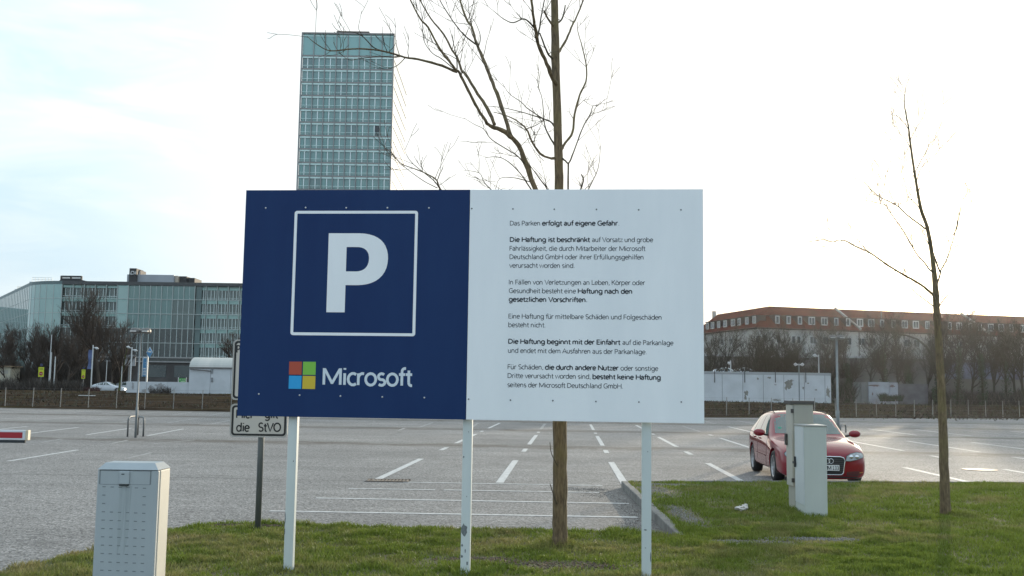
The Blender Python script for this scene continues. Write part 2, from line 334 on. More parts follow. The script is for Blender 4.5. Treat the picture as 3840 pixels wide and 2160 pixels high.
# grass island: a sheet raised a hand above the car park
M_turf = bpy.data.materials.new('turf'); M_turf.use_nodes = True; t = M_turf.node_tree; b = t.nodes['Principled BSDF']
co = N('ShaderNodeTexCoord', t); P_ = co.outputs['Object']
c_ = mix_rgb(rng_t(noise_t(1.1, 5), 0.36, 0.62), (0.085, 0.095, 0.032), (0.15, 0.125, 0.062), t)
c_ = mix_rgb(rng_t(noise_t(9.0, 5, 0.7), 0.5, 0.72), c_, (0.17, 0.14, 0.085), t)
L(c_, b.inputs['Base Color'], t); b.inputs['Roughness'].default_value = 0.95
bp = N('ShaderNodeBump', t); L(noise_t(30.0, 4), bp.inputs['Height'], t); bp.inputs['Strength'].default_value = 0.8; bp.inputs['Distance'].default_value = 0.03; L(bp.outputs[0], b.inputs['Normal'], t)
ISLE = [(-5.9, 2), (-5.2, 6), (-4.75, 8.6), (-4.45, 9.9), (-4.2, 11.2), (-4.0, 12.1), (-3.7, 12.75), (-3.2, 12.9), (-2.4, 12.75), (-1.0, 12.62), (0.6, 12.62), (1.6, 12.5), (2.06, 12.3), (2.14, 15.0), (2.2, 19.25), (5.0, 19.6), (10.5, 20.25), (20, 21.0), (45, 23.4), (45, 2)]
GZ = 0.105
def in_isle(x, y):
    c = False; j = len(ISLE) - 1
    for i in range(len(ISLE)):
        xi, yi = ISLE[i]; xj, yj = ISLE[j]
        if (yi > y) != (yj > y) and x < (xj - xi) * (y - yi) / (yj - yi) + xi: c = not c
        j = i
    return c
isl = MB()
n = len(ISLE)
isl.face([(x, y, GZ) for x, y in ISLE])
for i in range(n):
    x0, y0 = ISLE[i]; x1, y1 = ISLE[(i + 1) % n]
    isl.face([(x0, y0, GZ), (x0, y0, -0.03), (x1, y1, -0.03), (x1, y1, GZ)])
tag(isl.build('grass_ground', M_turf), kind='structure')

# kerb stones
M_kerb = mat('kerb_concrete', (0.23, 0.22, 0.20), (0.13, 0.125, 0.115), scale=5, rough=0.9, bump=0.3, bscale=60)
kb = MB()
def kerb_run(p0, p1):
    p0 = Vector((*p0, 0)); p1 = Vector((*p1, 0)); d = p1 - p0; Ln = d.length; k = max(1, round(Ln / 1.0)); ang = math.atan2(d.y, d.x)
    for i in range(k):
        q = p0 + d * (i / k)
        mt = Matrix.Translation((q.x, q.y, rnd.uniform(-0.004, 0.004))) @ Matrix.Rotation(ang + rnd.uniform(-0.006, 0.006), 4, 'Z')
        kb.bbox(0.004, Ln / k - 0.004, -0.06, 0.06, -0.05, 0.125, 0.014, 0, mt)
kerb_run((2.06, 12.2), (2.16, 19.32)); kerb_run((2.22, 19.34), (5.0, 19.72)); kerb_run((5.0, 19.74), (10.5, 20.36)); kerb_run((10.5, 20.38), (20, 21.12)); kerb_run((20, 21.14), (44, 23.4))
tag(kb.build('kerb', M_kerb), kind='structure')

# blades of grass: one mesh, three vertices each, thinned where soil and grit show
BARE = [(0.55, 10.05, 0.75, 0.30), (-0.25, 10.3, 0.5, 0.22), (2.75, 11.75, 0.85, 0.28), (3.6, 12.1, 0.75, 0.2), (2.55, 17.6, 0.35, 1.2), (2.45, 14.2, 0.26, 1.4), (2.9, 18.8, 0.8, 0.28), (-3.2, 12.55, 0.6, 0.12)]
rg = np.random.default_rng(7)
def grass_pts(x0, x1, y0, y1, dens):
    nn_ = int((x1 - x0) * (y1 - y0) * dens); return rg.uniform(x0, x1, nn_), rg.uniform(y0, y1, nn_)
xs, ys = [], []
for a_ in ((-5.6, 4.6, 7.6, 13.0, 3600), (2.0, 9.5, 10.0, 15.0, 2400), (2.0, 12.5, 15.0, 20.6, 1500), (4.6, 7.0, 7.6, 10.0, 2400), (9.5, 12, 10, 15, 900), (12.5, 26, 12, 21.4, 120), (-5.6, 7, 3, 7.6, 160)):
    x_, y_ = grass_pts(*a_); xs.append(x_); ys.append(y_)
xs = np.concatenate(xs); ys = np.concatenate(ys)
px_, py_ = np.array([p[0] for p in ISLE]), np.array([p[1] for p in ISLE]); inside = np.zeros(len(xs), bool); j = n - 1
for i in range(n):
    cnd = ((py_[i] > ys) != (py_[j] > ys)) & (xs < (px_[j] - px_[i]) * (ys - py_[i]) / (py_[j] - py_[i] + 1e-12) + px_[i]); inside ^= cnd; j = i
xs, ys = xs[inside], ys[inside]
def vnoise(x, y, sc, seed):
    r_ = np.random.default_rng(seed).random((64, 64)); u = x * sc; v = y * sc; iu = np.floor(u).astype(int); iv = np.floor(v).astype(int); fu = u - iu; fv = v - iv
    fu = fu * fu * (3 - 2 * fu); fv = fv * fv * (3 - 2 * fv)
    g_ = lambda a, b: r_[a % 64, b % 64]
    return (g_(iu, iv) * (1 - fu) + g_(iu + 1, iv) * fu) * (1 - fv) + (g_(iu, iv + 1) * (1 - fu) + g_(iu + 1, iv + 1) * fu) * fv
patch = 0.5 * vnoise(xs, ys, 0.9, 1) + 0.3 * vnoise(xs, ys, 2.7, 2) + 0.2 * vnoise(xs, ys, 7.0, 3)
tuft = 0.6 * vnoise(xs, ys, 4.0, 5) + 0.4 * vnoise(xs, ys, 11.0, 6)
keep = rg.random(len(xs)) < np.clip(0.25 + 1.25 * tuft, 0.15, 1.0)
for bx, by, rx, ry in BARE:
    q = ((xs - bx) / rx) ** 2 + ((ys - by) / ry) ** 2; keep &= (rg.random(len(xs)) < np.clip(q - 0.25 + 0.5 * (tuft - 0.5), 0.03, 1))
xs, ys, patch, tuft = xs[keep], ys[keep], patch[keep], tuft[keep]
nb = len(xs)
h_ = (0.016 + 0.085 * tuft ** 2.2 + 0.012 * rg.random(nb)); near_post = np.zeros(nb)
for (tx, ty, tr) in ((0.53, 11.25, 0.24), (6.45, 14.6, 0.2), (4.05, 14.5, 0.42), (-3.1, 12.3, 0.15), (-2.13, 9.58, 0.1), (-0.43, 9.43, 0.1), (1.22, 9.3, 0.1)):
    q = np.hypot(xs - tx, ys - ty); h_ += np.where(q < tr * 1.5, 0.07 * (1 - q / (tr * 1.5)), 0)
ang = rg.uniform(0, 2 * pi, nb); lean = rg.uniform(0.2, 1.1, nb); la = rg.uniform(0, 2 * pi, nb)
wd = rg.uniform(0.0035, 0.0065, nb) * (1 + ys / 30)
V_ = np.zeros((nb, 3, 3), np.float32)
dx, dy = np.cos(ang) * wd, np.sin(ang) * wd
V_[:, 0] = np.stack([xs - dx, ys - dy, np.full(nb, GZ - 0.005)], 1); V_[:, 1] = np.stack([xs + dx, ys + dy, np.full(nb, GZ - 0.005)], 1)
V_[:, 2] = np.stack([xs + np.cos(la) * h_ * lean, ys + np.sin(la) * h_ * lean, GZ + h_], 1)
me = bpy.data.meshes.new('grass'); me.vertices.add(nb * 3); me.loops.add(nb * 3); me.polygons.add(nb)
me.vertices.foreach_set('co', V_.reshape(-1)); me.loops.foreach_set('vertex_index', np.arange(nb * 3, dtype=np.int32)); me.polygons.foreach_set('loop_start', np.arange(0, nb * 3, 3, dtype=np.int32)); me.polygons.foreach_set('loop_total', np.full(nb, 3, np.int32))
me.update(calc_edges=True)
# colour of each blade: fresh green to straw, in patches
dry = np.clip(2.6 * (patch - 0.50) + 0.35 * (rg.random(nb) - 0.45) + np.where(xs < 2.0, 0.20, -0.08), 0, 1)
green = np.array([0.120, 0.165, 0.022]); lush = np.array([0.185, 0.235, 0.034]); straw = np.array([0.33, 0.26, 0.13])
cc = green + (lush - green) * rg.random((nb, 1)); cc = cc + (straw - cc) * dry[:, None] * 0.8; cc *= rg.uniform(0.75, 1.3, (nb, 1))
at_ = me.attributes.new('blade', 'FLOAT_COLOR', 'FACE'); at_.data.foreach_set('color', np.concatenate([cc, np.ones((nb, 1))], 1).astype(np.float32).reshape(-1))
mg = bpy.data.materials.new('grass_blade'); mg.use_nodes = True; t = mg.node_tree; b = t.nodes['Principled BSDF']
an = N('ShaderNodeAttribute', t, attribute_name='blade'); L(an.outputs['Color'], b.inputs['Base Color'], t); b.inputs['Roughness'].default_value = 0.6; b.inputs['Specular IOR Level'].default_value = 0.3
tl = N('ShaderNodeBsdfTranslucent', t); L(an.outputs['Color'], tl.inputs[0], t); ms = N('ShaderNodeMixShader', t); ms.inputs[0].default_value = 0.3
L(b.outputs[0], ms.inputs[1], t); L(tl.outputs[0], ms.inputs[2], t); L(ms.outputs[0], t.nodes['Material Output'].inputs[0], t)
me.materials.append(mg); go = bpy.data.objects.new('grass', me); COL.objects.link(go)
tag(go, 'short patchy green and straw coloured grass covering the island round the posts', 'grass', kind='stuff')

# loose grit by the end of the kerb, clods and dead leaves in the worn places
def scatter(name, mats, spots, count, smin, smax, z, seed, label, cat):
    r_ = random.Random(seed); mb = MB()
    for _ in range(count):
        bx, by, rx, ry = r_.choice(spots); a = r_.uniform(0, 2 * pi); q = math.sqrt(r_.random()) * r_.uniform(0.6, 1.2)
        x, y = bx + rx * q * cos(a), by + ry * q * sin(a); s_ = r_.uniform(smin, smax); rot = Matrix.Rotation(r_.uniform(0, pi), 3, (r_.random(), r_.random(), r_.random() + 0.1))
        vs = [rot @ Vector(p) * s_ for p in ((1, 0, 0), (-0.8, 0.2, 0), (0, 1, 0.1), (0, -0.9, 0), (0, 0.1, 0.7), (0, 0, -0.6))]
        mb.grid([(x + v.x, y + v.y, z + s_ * 0.3 + v.z * 0.8) for v in vs], [(0, 2, 4), (2, 1, 4), (1, 3, 4), (3, 0, 4), (2, 0, 5), (1, 2, 5), (3, 1, 5), (0, 3, 5)], r_.randrange(len(mats)))
    return tag(mb.build(name, mats, normals=False), label, cat, kind='stuff')
M_st1 = mat('grit_pale', (0.235, 0.225, 0.21)); M_st2 = mat('grit_dark', (0.12, 0.115, 0.11)); M_st3 = mat('clod', (0.085, 0.062, 0.042)); M_st4 = mat('dead_leaf', (0.16, 0.10, 0.055))
scatter('gravel', [M_st1, M_st1, M_st2], [(2.7, 11.75, 0.7, 0.25), (3.5, 12.1, 0.65, 0.16), (2.5, 17.6, 0.25, 1.2), (2.42, 14.2, 0.16, 1.4), (2.9, 18.8, 0.7, 0.22)], 3600, 0.006, 0.015, GZ, 3, 'loose grey gravel spread over worn turf beside the kerb', 'gravel')
scatter('soil_clods', [M_st3, M_st3, M_st4], [(0.55, 10.05, 0.7, 0.26), (-0.25, 10.3, 0.45, 0.18), (-3.2, 12.6, 0.6, 0.1)], 1500, 0.006, 0.018, GZ, 5, 'crumbled brown soil and dead leaves in the bare patches', 'soil')
scatter('kerb_debris', [M_st2, M_st3, M_st1], [(1.75, 13.6, 0.3, 1.2), (1.85, 16, 0.18, 1.6), (1.6, 18.2, 0.45, 0.9), (1.3, 18.9, 0.6, 0.3)], 2000, 0.004, 0.010, 0.0, 6, 'dark grit and leaf litter gathered along the foot of the kerb', 'grit')

# verge: rises from the far edge of the car park to the backs of the buildings
M_verge = bpy.data.materials.new('winter_verge'); M_verge.use_nodes = True; t = M_verge.node_tree; b = t.nodes['Principled BSDF']
co = N('ShaderNodeTexCoord', t); P_ = co.outputs['Object']
c_ = mix_rgb(rng_t(noise_t(0.35, 6, 0.7), 0.38, 0.62), (0.032, 0.024, 0.018), (0.072, 0.052, 0.036), t)
c_ = mix_rgb(rng_t(noise_t(0.12, 4), 0.52, 0.7), c_, (0.066, 0.052, 0.024), t)
c_ = mix_rgb(rng_t(noise_t(2.2, 5, 0.8), 0.6, 0.75), c_, (0.10, 0.085, 0.066), t)
L(c_, b.inputs['Base Color'], t); b.inputs['Roughness'].default_value = 1.0; b.inputs['Specular IOR Level'].default_value = 0.0
vg = MB(); rows = [(0, 0.02), (0.25, 0.10), (5, 0.16), (12, 0.30), (20, 0.52), (29, 0.78), (38, 0.86), (350, 0.9)]
cols_ = []
for i, p in enumerate(EDGE):
    cols_.append([(p.x * (1 + dy_ / p.y), p.y + dy_, z_ + 0.0) for dy_, z_ in rows])
fine = []
for i in range(len(cols_) - 1):
    for k in range(12): fine.append([tuple(lerp(a, c, k / 12) for a, c in zip(p, q)) for p, q in zip(cols_[i], cols_[i + 1])])
fine.append(cols_[-1])
vv = []
for c in fine:
    for k, p in enumerate(c): vv.append((p[0], p[1], p[2] + (0 if k < 2 else 0.10 * noise.noise(Vector((p[0] * 0.2, p[1] * 0.2, 0))))))
nr = len(rows)
vg.grid(vv, [(i * nr + k, (i + 1) * nr + k, (i + 1) * nr + k + 1, i * nr + k + 1) for i in range(len(fine) - 1) for k in range(nr - 1)])
tag(vg.build('verge', M_verge, smooth=True), kind='structure')
def vz(y):
    e = y - 74
    for (a, za), (b_, zb) in zip(rows, rows[1:]):
        if a <= e <= b_: return lerp(za, zb, (e - a) / (b_ - a))
    return 0.0 if e < 0 else 0.88
# tufts of dead grass and twigs on the verge
tf = MB(); r_ = random.Random(11)
for _ in range(9000):
    y = r_.uniform(74, 110); x = r_.uniform(-0.60 * y, 0.60 * y); z = vz(y) - 0.03; hgt = r_.uniform(0.05, 0.30) * (1 + 0.6 * noise.noise(Vector((x * 0.15, y * 0.15, 3)))); a = r_.uniform(0, 2 * pi); w_ = r_.uniform(0.02, 0.07)
    tf.face([(x - w_, y, z), (x + w_, y + 0.02, z), (x + cos(a) * hgt * 0.7, y + sin(a) * hgt * 0.7, z + hgt)], r_.randrange(3))
tag(tf.build('dry_grass', [mat('dry_stalk', (0.085, 0.066, 0.044)), mat('dead_stalk', (0.050, 0.038, 0.027)), mat('dull_green_stalk', (0.055, 0.055, 0.025))], normals=False), 'dead brown grass and weeds on the verge beyond the car park', 'dry grass', kind='stuff')

# manhole cover, drain grate
M_iron = mat('rusty_iron', (0.16, 0.12, 0.09), (0.08, 0.065, 0.055), scale=30, rough=0.7, bump=0.3)
p = gnd(3675, 1762); mh = thing('manhole_cover', 'round manhole cover with a pale concrete centre set in the asphalt behind the right tree', 'manhole cover', p)
q = MB(); q.lathe([(0.41, 0.0), (0.41, 0.010), (0.34, 0.012), (0.34, 0.006)], 40, 0); q.build('ring', mat('rust_ring', (0.20, 0.135, 0.09), (0.12, 0.085, 0.06), scale=20), mh, world=False)
q = MB(); q.lathe([(0.336, 0.0), (0.336, 0.009), (0.30, 0.012)], 40, 0); q.build('lid', mat('lid_concrete', (0.24, 0.225, 0.205), (0.19, 0.178, 0.162), scale=12), mh, world=False)
p = gnd(1455, 1803); q = MB()
for i in range(12): q.box(-0.40 + i * 0.068, -0.36 + i * 0.068, -0.2, 0.2, 0.003, 0.014)
q.box(-0.42, 0.42, -0.24, -0.2, 0.002, 0.016); q.box(-0.42, 0.42, 0.2, 0.24, 0.002, 0.016); q.box(-0.43, 0.43, -0.25, 0.25, 0.001, 0.0018, 1)
o = q.build('drain_grate', [M_iron, mat('drain_dark', (0.02, 0.018, 0.016))]); o.location = p; tag(o, 'rusty iron drain grate in the asphalt left of the middle sign post', 'drain')
# crumpled paper on the grass
q = MB(); bm_ = bmesh.new(); bmesh.ops.create_icosphere(bm_, subdivisions=3, radius=0.05)
for v in bm_.verts: v.co = Vector((v.co.x * 1.35, v.co.y, v.co.z * 0.62)) * (1 + 0.75 * noise.noise(v.co * 32))
q.bm(bm_, 0, Matrix.Translation((-0.03, 0, 0.03))); bm_ = bmesh.new(); bmesh.ops.create_icosphere(bm_, subdivisions=3, radius=0.04)
for v in bm_.verts: v.co = v.co * (1 + 0.9 * noise.noise(v.co * 38 + Vector((3, 1, 0))))
q.bm(bm_, 0, Matrix.Translation((0.04, 0.0, 0.045)))
o = q.build('crumpled_paper', mat('tissue', (0.62, 0.58, 0.55), rough=0.9)); pp = gnd(2785, 1914, GZ + 0.02); o.location = pp; tag(o, 'crumpled white paper tissue lying on the grass left of the grey cabinets', 'litter')
# ------------------------------------------------------------------ the parking notice board on three posts
def plane_uv(px, py, o, uax, nrm):
    d = ray(px, py); k = (o - EYE).dot(nrm) / d.dot(nrm); w = EYE + d * k - o
    return w.dot(uax), w.z
BL = at(889, 1554, 9.60); BR_ = at(2641, 1594, 9.24)
BW = math.hypot(BR_.x - BL.x, BR_.y - BL.y); BYAW = math.atan2(BR_.y - BL.y, BR_.x - BL.x)
UX = Vector((cos(BYAW), sin(BYAW), 0)); NRM = Vector((sin(BYAW), -cos(BYAW), 0))
BZ = (BL.z + BR_.z) / 2; BH = 2.153
BO = Vector((BL.x, BL.y, GZ))
def B(px, py): return plane_uv(px, py, BO, UX, NRM)
def c4(x, y): return B(880 + x * 0.66235, 680 + y * 0.66235)
def c5(x, y): return B(1740 + x * 0.66244, 680 + y * 0.66244)
sg = thing('parking_sign', 'large blue and white parking notice board on three white posts', 'sign board', BO, BYAW)
z0 = BZ - GZ; z1 = z0 + BH; seam = (B(1763, 709)[0] + B(1747, 1577)[0]) / 2
M_blue = mat('sign_blue', (0.0072, 0.029, 0.108), (0.0095, 0.036, 0.122), scale=1.1, rough=0.5, spec=0.2, streak=(2.2, 1, 0.45))
M_white = mat('sign_white', (0.88, 0.895, 0.91), (0.82, 0.84, 0.86), scale=1.1, rough=0.5, spec=0.2, streak=(2.2, 1, 0.45))
M_alu = mat('aluminium', (0.55, 0.56, 0.57), rough=0.4, metal=0.8)
M_ink = mat('sign_ink', (0.016, 0.022, 0.032), rough=0.5); M_ink2 = mat('sign_ink_light', (0.028, 0.036, 0.048), rough=0.5)
M_post = mat('white_post_paint', (0.62, 0.66, 0.65), (0.55, 0.60, 0.59), scale=3, rough=0.4, streak=(1, 1, 0.2))
M_zinc = mat('bare_zinc', (0.20, 0.22, 0.23), (0.11, 0.12, 0.125), scale=40, rough=0.6)
def panel(name, u0, u1, m, dz):
    q = MB(); q.bbox(u0, u1, 0.0, 0.022, z0 + dz, z1 + dz, 0.002); return q.build(name, m, sg, world=False)
bp_ = panel('blue_panel', 0.0, seam - 0.0015, M_blue, 0.0); wp_ = panel('white_panel', seam + 0.0015, BW, M_white, 0.0)
tag(bp_, 'blue panel with parking symbol'); tag(wp_, 'white panel with the small print')
for zz in (z0 + 0.17, z1 - 0.17):
    q = MB(); q.box(0.05, BW - 0.05, 0.0225, 0.05, zz - 0.03, zz + 0.03); q.build('rail', M_alu, sg, world=False)
# posts: square tubes behind the rails, the middle one showing above the panels
for (bx, by, top) in ((1082, 2085, -0.04), (1742, 2085, 0.012), (2423, 2085, -0.04)):
    u = B(bx, 1620)[0] if bx != 1082 else B(1091, 1600)[0]
    if bx == 1742: u = B(1750, 1620)[0]
    if bx == 2423: u = B(2426, 1620)[0]
    q = MB(); q.bbox(u - 0.043, u + 0.043, 0.0505, 0.125, -0.12, z1 + top, 0.007); po = q.build('post', M_post, sg, world=False)
    chips = {1082: [(-0.041, 0.42, .008, .06), (-0.040, 0.30, .006, .03), (0.02, 0.95, .005, .008)], 1742: [(-0.012, 0.36, .032, .055), (-0.03, 0.22, .010, .014), (-0.03, 0.12, .010, .014), (0.0, 0.17, .006, .02), (0.02, 0.06, .008, .02), (-0.03, 1.02, .008, .010), (0.012, 1.25, .004, .005), (0.005, 0.66, .004, .006)], 2423: [(-0.01, 0.40, .016, .007), (0.036, 0.16, .006, .05), (-0.01, 0.24, .008, .004), (0.01, 1.1, .004, .006)]}[bx]
    for (cx, cz, rx, rz_) in chips:
        q = MB(); r_ = random.Random(int(cz * 999)); k = 14
        q.face([(min(0.0425, max(-0.0425, cx + rx * cos(2 * pi * i / k) * r_.uniform(0.65, 1.15))) + u, 0.0492, cz + 0.05 + rz_ * sin(2 * pi * i / k) * r_.uniform(0.65, 1.15)) for i in range(k)])
        q.build('paint_chip', M_zinc, po, world=False)
Yf = -0.0015
def flat(poly, name, m, parent, y=Yf):
    q = MB(); q.face([(u, y, z) for u, z in poly]); return q.build(name, m, parent, world=False)
# rivets
for (x, y) in ((176, 151), (402, 149), (632, 150), (865, 150), (1100, 151), (137, 1204), (368, 1211), (599, 1216), (836, 1221), (1074, 1225)):
    u, z = c4(x, y); q = MB(); q.lathe([(0.008, 0), (0.008, 0.003), (0.004, 0.005)], 10, 0, Matrix.Translation((u, 0, z)) @ Matrix.Rotation(pi / 2, 4, 'X')); q.build('rivet', M_alu, bp_, world=False)
M_dk = mat('dark_rivet', (0.16, 0.17, 0.18), rough=0.5, metal=0.4)
for (x, y) in ((44, 154), (277, 156), (511, 158), (750, 159), (989, 161), (1228, 161), (26, 1233), (263, 1238), (503, 1241), (747, 1246), (990, 1249), (1230, 1249)):
    u, z = c5(x, y); q = MB(); q.lathe([(0.0075, 0), (0.0075, 0.003), (0.004, 0.005)], 10, 0, Matrix.Translation((u, 0, z)) @ Matrix.Rotation(pi / 2, 4, 'X')); q.build('rivet', M_dk, wp_, world=False)
# parking symbol: rounded frame and the letter
a = c4(328, 167); b_ = c4(1028, 874)
fu0, fu1, fz1, fz0 = (c4(341, 300)[0] + c4(317, 868)[0]) / 2 - 0.006, (c4(1037, 300)[0] + c4(1021, 860)[0]) / 2, (c4(341, 166)[1] + c4(1037, 168)[1]) / 2, (c4(316, 868)[1] + c4(1020, 880)[1]) / 2
def rrect(u0, u1, w0, w1, r, k=6):
    o = []
    for cx, cz, a0 in ((u1 - r, w1 - r, 0), (u0 + r, w1 - r, pi / 2), (u0 + r, w0 + r, pi), (u1 - r, w0 + r, 1.5 * pi)):
        for i in range(k + 1):
            t_ = a0 + pi / 2 * i / k; o.append((cx + r * cos(t_), cz + r * sin(t_)))
    return o
def ring_flat(outer, inner, name, m, parent, y=Yf):
    q = MB(); k = len(outer); q.grid([(u, y, z) for u, z in outer] + [(u, y, z) for u, z in inner], [(i, (i + 1) % k, (i + 1) % k + k, i + k) for i in range(k)]); return q.build(name, m, parent, world=False)
th = 0.027
ring_flat(rrect(fu0, fu1, fz0, fz1, 0.025), rrect(fu0 + th, fu1 - th, fz0 + th, fz1 - th, 0.006), 'symbol_frame', M_white, bp_)
pz1 = (c4(533, 294)[1]); pz0 = c4(519, 741)[1]; pu0 = (c4(533, 294)[0] + c4(519, 741)[0]) / 2; k_ = c4(1, 0)[0] - c4(0, 0)[0]
ou = [(519, 741), (519, 294), (690, 294)]; bowl_o = []; bowl_i = []
hz = pz1 - pz0
def PZ(t_): return pz1 - hz * t_
sw = 101 * k_                                    # stem width
xo = pu0
def bez(p0, p1, p2, p3, n_=10): return [tuple(((1 - s) ** 3) * p0[i] + 3 * s * (1 - s) ** 2 * p1[i] + 3 * s * s * (1 - s) * p2[i] + s ** 3 * p3[i] for i in (0, 1)) for s in [j / n_ for j in range(n_ + 1)]]
X = lambda v: xo + v * k_
outer = bez((X(165), PZ(0)), (X(275), PZ(0)), (X(330), PZ(.12)), (X(330), PZ(.32))) + bez((X(330), PZ(.32)), (X(330), PZ(.54)), (X(265), PZ(.657)), (X(165), PZ(.657)))[1:]
inner = bez((X(160), PZ(.175)), (X(205), PZ(.175)), (X(226), PZ(.235)), (X(226), PZ(.32))) + bez((X(226), PZ(.32)), (X(226), PZ(.425)), (X(200), PZ(.484)), (X(155), PZ(.484)))[1:]
q = MB()
q.face([(X(0), Yf, PZ(1)), (X(101), Yf, PZ(1)), (X(101), Yf, PZ(0)), (X(0), Yf, PZ(0))])
q.face([(X(101), Yf, PZ(0)), (X(101), Yf, PZ(.175)), (X(160), Yf, PZ(.175)), (X(165), Yf, PZ(0))])
q.face([(X(101), Yf, PZ(.484)), (X(101), Yf, PZ(.657)), (X(165), Yf, PZ(.657)), (X(155), Yf, PZ(.484))])
for i in range(len(outer) - 1): q.face([(outer[i][0], Yf, outer[i][1]), (inner[i][0], Yf, inner[i][1]), (inner[i + 1][0], Yf, inner[i + 1][1]), (outer[i + 1][0], Yf, outer[i + 1][1])])
q.build('parking_letter', M_white, bp_, world=False)
# four coloured squares and the word beside them
sq = (c4(378, 1022)[0] - c4(306, 1022)[0])
for (x, y, cname, col) in ((306, 1094, 'red', (0.42, 0.065, 0.03)), (384.5, 1095, 'green', (0.20, 0.50, 0.055)), (304, 1174, 'light blue', (0.012, 0.33, 0.68)), (382, 1175, 'yellow', (0.62, 0.45, 0.03))):
    u, z = c4(x, y); u = c4(x - (x - 300) * 0 + (1 if y < 1100 else 1), y)[0]
    o = flat([(u, z), (u + sq, z), (u + sq, z + sq), (u, z + sq)], 'logo_square', mat('logo_' + cname.replace(' ', '_'), col, rough=0.45), bp_); tag(o, cname + ' square of the four square emblem')
q = MB(); u0, zb = c4(497, 1150); u1, zb2 = c4(1012, 1158); zb = (zb + zb2) / 2
put_text(q, 'Microsoft', u0, u1, zb, (c4(497, 1057)[1] - c4(497, 1150)[1]) * 1.0, Yf, 0.165); q.build('wordmark', mat('wordmark_white', (0.64, 0.71, 0.77), rough=0.45), bp_, world=False)
# small print, paragraph by paragraph
PAR = [
 [[('Das Parken', 0, 260, 430), ('erfolgt auf eigene Gefahr', 1, 441, 873), ('.', 0, 875, 880, 252)]],
 [[('Die Haftung ist beschränkt', 1, 259, 715, 345), ('auf Vorsatz und grobe', 0, 725, 1071)], [('Fahrlässigkeit, die durch Mitarbeiter der Microsoft', 0, 258, 1028, 395)], [('Deutschland GmbH oder ihrer Erfüllungsgehilfen', 0, 258, 1016, 443)], [('verursacht worden sind.', 0, 256, 625, 492)]],
 [[('In Fällen von Verletzungen an Leben, Körper oder', 0, 254, 1026, 587)], [('Gesundheit besteht eine', 0, 254, 634, 636), ('Haftung nach den', 1, 644, 952)], [('gesetzlichen Vorschriften.', 1, 253, 697, 685)]],
 [[('Eine Haftung für mittelbare Schäden und Folgeschäden', 0, 252, 1118, 781)], [('besteht nicht.', 0, 251, 460, 830)]],
 [[('Die Haftung beginnt mit der Einfahrt', 1, 250, 887, 924), ('auf die Parkanlage', 0, 897, 1186)], [('und endet mit dem Ausfahren aus der Parkanlage.', 0, 249, 1033, 976)]],
 [[('Für Schäden,', 0, 247, 448, 1069), ('die durch andere Nutzer', 1, 458, 877), ('oder sonstige', 0, 886, 1100)], [('Dritte verursacht worden sind,', 0, 247, 716, 1119), ('besteht keine Haftung', 1, 727, 1114)], [('seitens der Microsoft Deutschland GmbH.', 0, 246, 898, 1171)]]]
PAR[0][0][0] = ('Das Parken', 0, 260, 430, 252)
for par in PAR:
    for ln in par:
        q = MB(); y = [s[4] for s in ln if len(s) > 4][0]; zb = c5(600, y)[1] + 0.004
        for s in ln:
            put_text(q, s[0], c5(s[2], y)[0], c5(s[3], y)[0], zb, 0.0425, Yf, 0.21 if s[1] else 0.125, 0 if s[1] else 1)
        q.build('text_line', [M_ink, M_ink2], wp_, world=False)

# ------------------------------------------------------------------ small traffic sign behind it
SY = 12.3; base = at(967, 1968, SY); base.z = GZ
ss = thing('traffic_sign', 'two framed cream traffic plates on a grey pole, half hidden by the blue board', 'traffic sign', base)
q = MB(); top = at(985, 1270, SY).z - GZ
q.tube([(0, 0, -0.1), (0, 0, top)], 0.036, 14); q.build('pole', mat('galvanised', (0.165, 0.18, 0.185), (0.12, 0.132, 0.138), scale=6, rough=0.5, metal=0.3, streak=(1, 1, 0.25)), ss, world=False, smooth=True)
M_plate = mat('plate_cream', (0.60, 0.56, 0.50), (0.56, 0.52, 0.465), scale=2.5, rough=0.5); M_blk = mat('plate_black', (0.012, 0.012, 0.013), rough=0.5); M_edge = mat('plate_edge', (0.42, 0.41, 0.39), rough=0.5)
def plate(pl, pt, pr, pb, texts):
    o0 = Vector((base.x, SY - 0.06, 0)); ux = Vector((1, 0, 0)); nn_ = Vector((0, -1, 0))
    def Q(x, y): u, z = plane_uv(x, y, o0, ux, nn_); return u, z - GZ
    u0 = Q(pl, pb)[0]; u1 = Q(pr, pb)[0]; w0 = Q((pl + pr) / 2, pb)[1]; w1 = Q((pl + pr) / 2, pt)[1]
    q = MB(); q.prism(rrect(u0, u1, w0, w1, 0.05), -0.06, -0.045); pl_ = q.build('plate', M_plate, ss, world=False)
    ring_flat(rrect(u0, u1, w0, w1, 0.05), rrect(u0 + 0.012, u1 - 0.012, w0 + 0.012, w1 - 0.012, 0.042), 'rim', M_edge, pl_, -0.0615)
    ring_flat(rrect(u0 + 0.018, u1 - 0.018, w0 + 0.018, w1 - 0.018, 0.04), rrect(u0 + 0.042, u1 - 0.042, w0 + 0.042, w1 - 0.042, 0.024), 'border', M_blk, pl_, -0.0615)
    q = MB()
    for (tx, x0, x1, yb, yt) in texts:
        ua, zb = Q(x0, yb); ub, zt = Q(x1, yt); put_text(q, tx, ua, ub, zb, zt - zb, -0.0618, 0.17)
    q.build('lettering', M_blk, pl_, world=False)
    q = MB(); q.box(-0.05, 0.05, -0.044, 0.045, (w0 + w1) / 2 - 0.02, (w0 + w1) / 2 + 0.02); q.build('clamp', M_alu, ss, world=False)
plate(866, 1274, 1083, 1501, [('P', 886, 903, 1322, 1295)])
plate(860, 1515, 1077, 1640, [('Hier', 885, 955, 1567, 1537), ('gilt', 992, 1046, 1567, 1537), ('die', 885, 938, 1617, 1587), ('StVO', 968, 1055, 1617, 1587)])

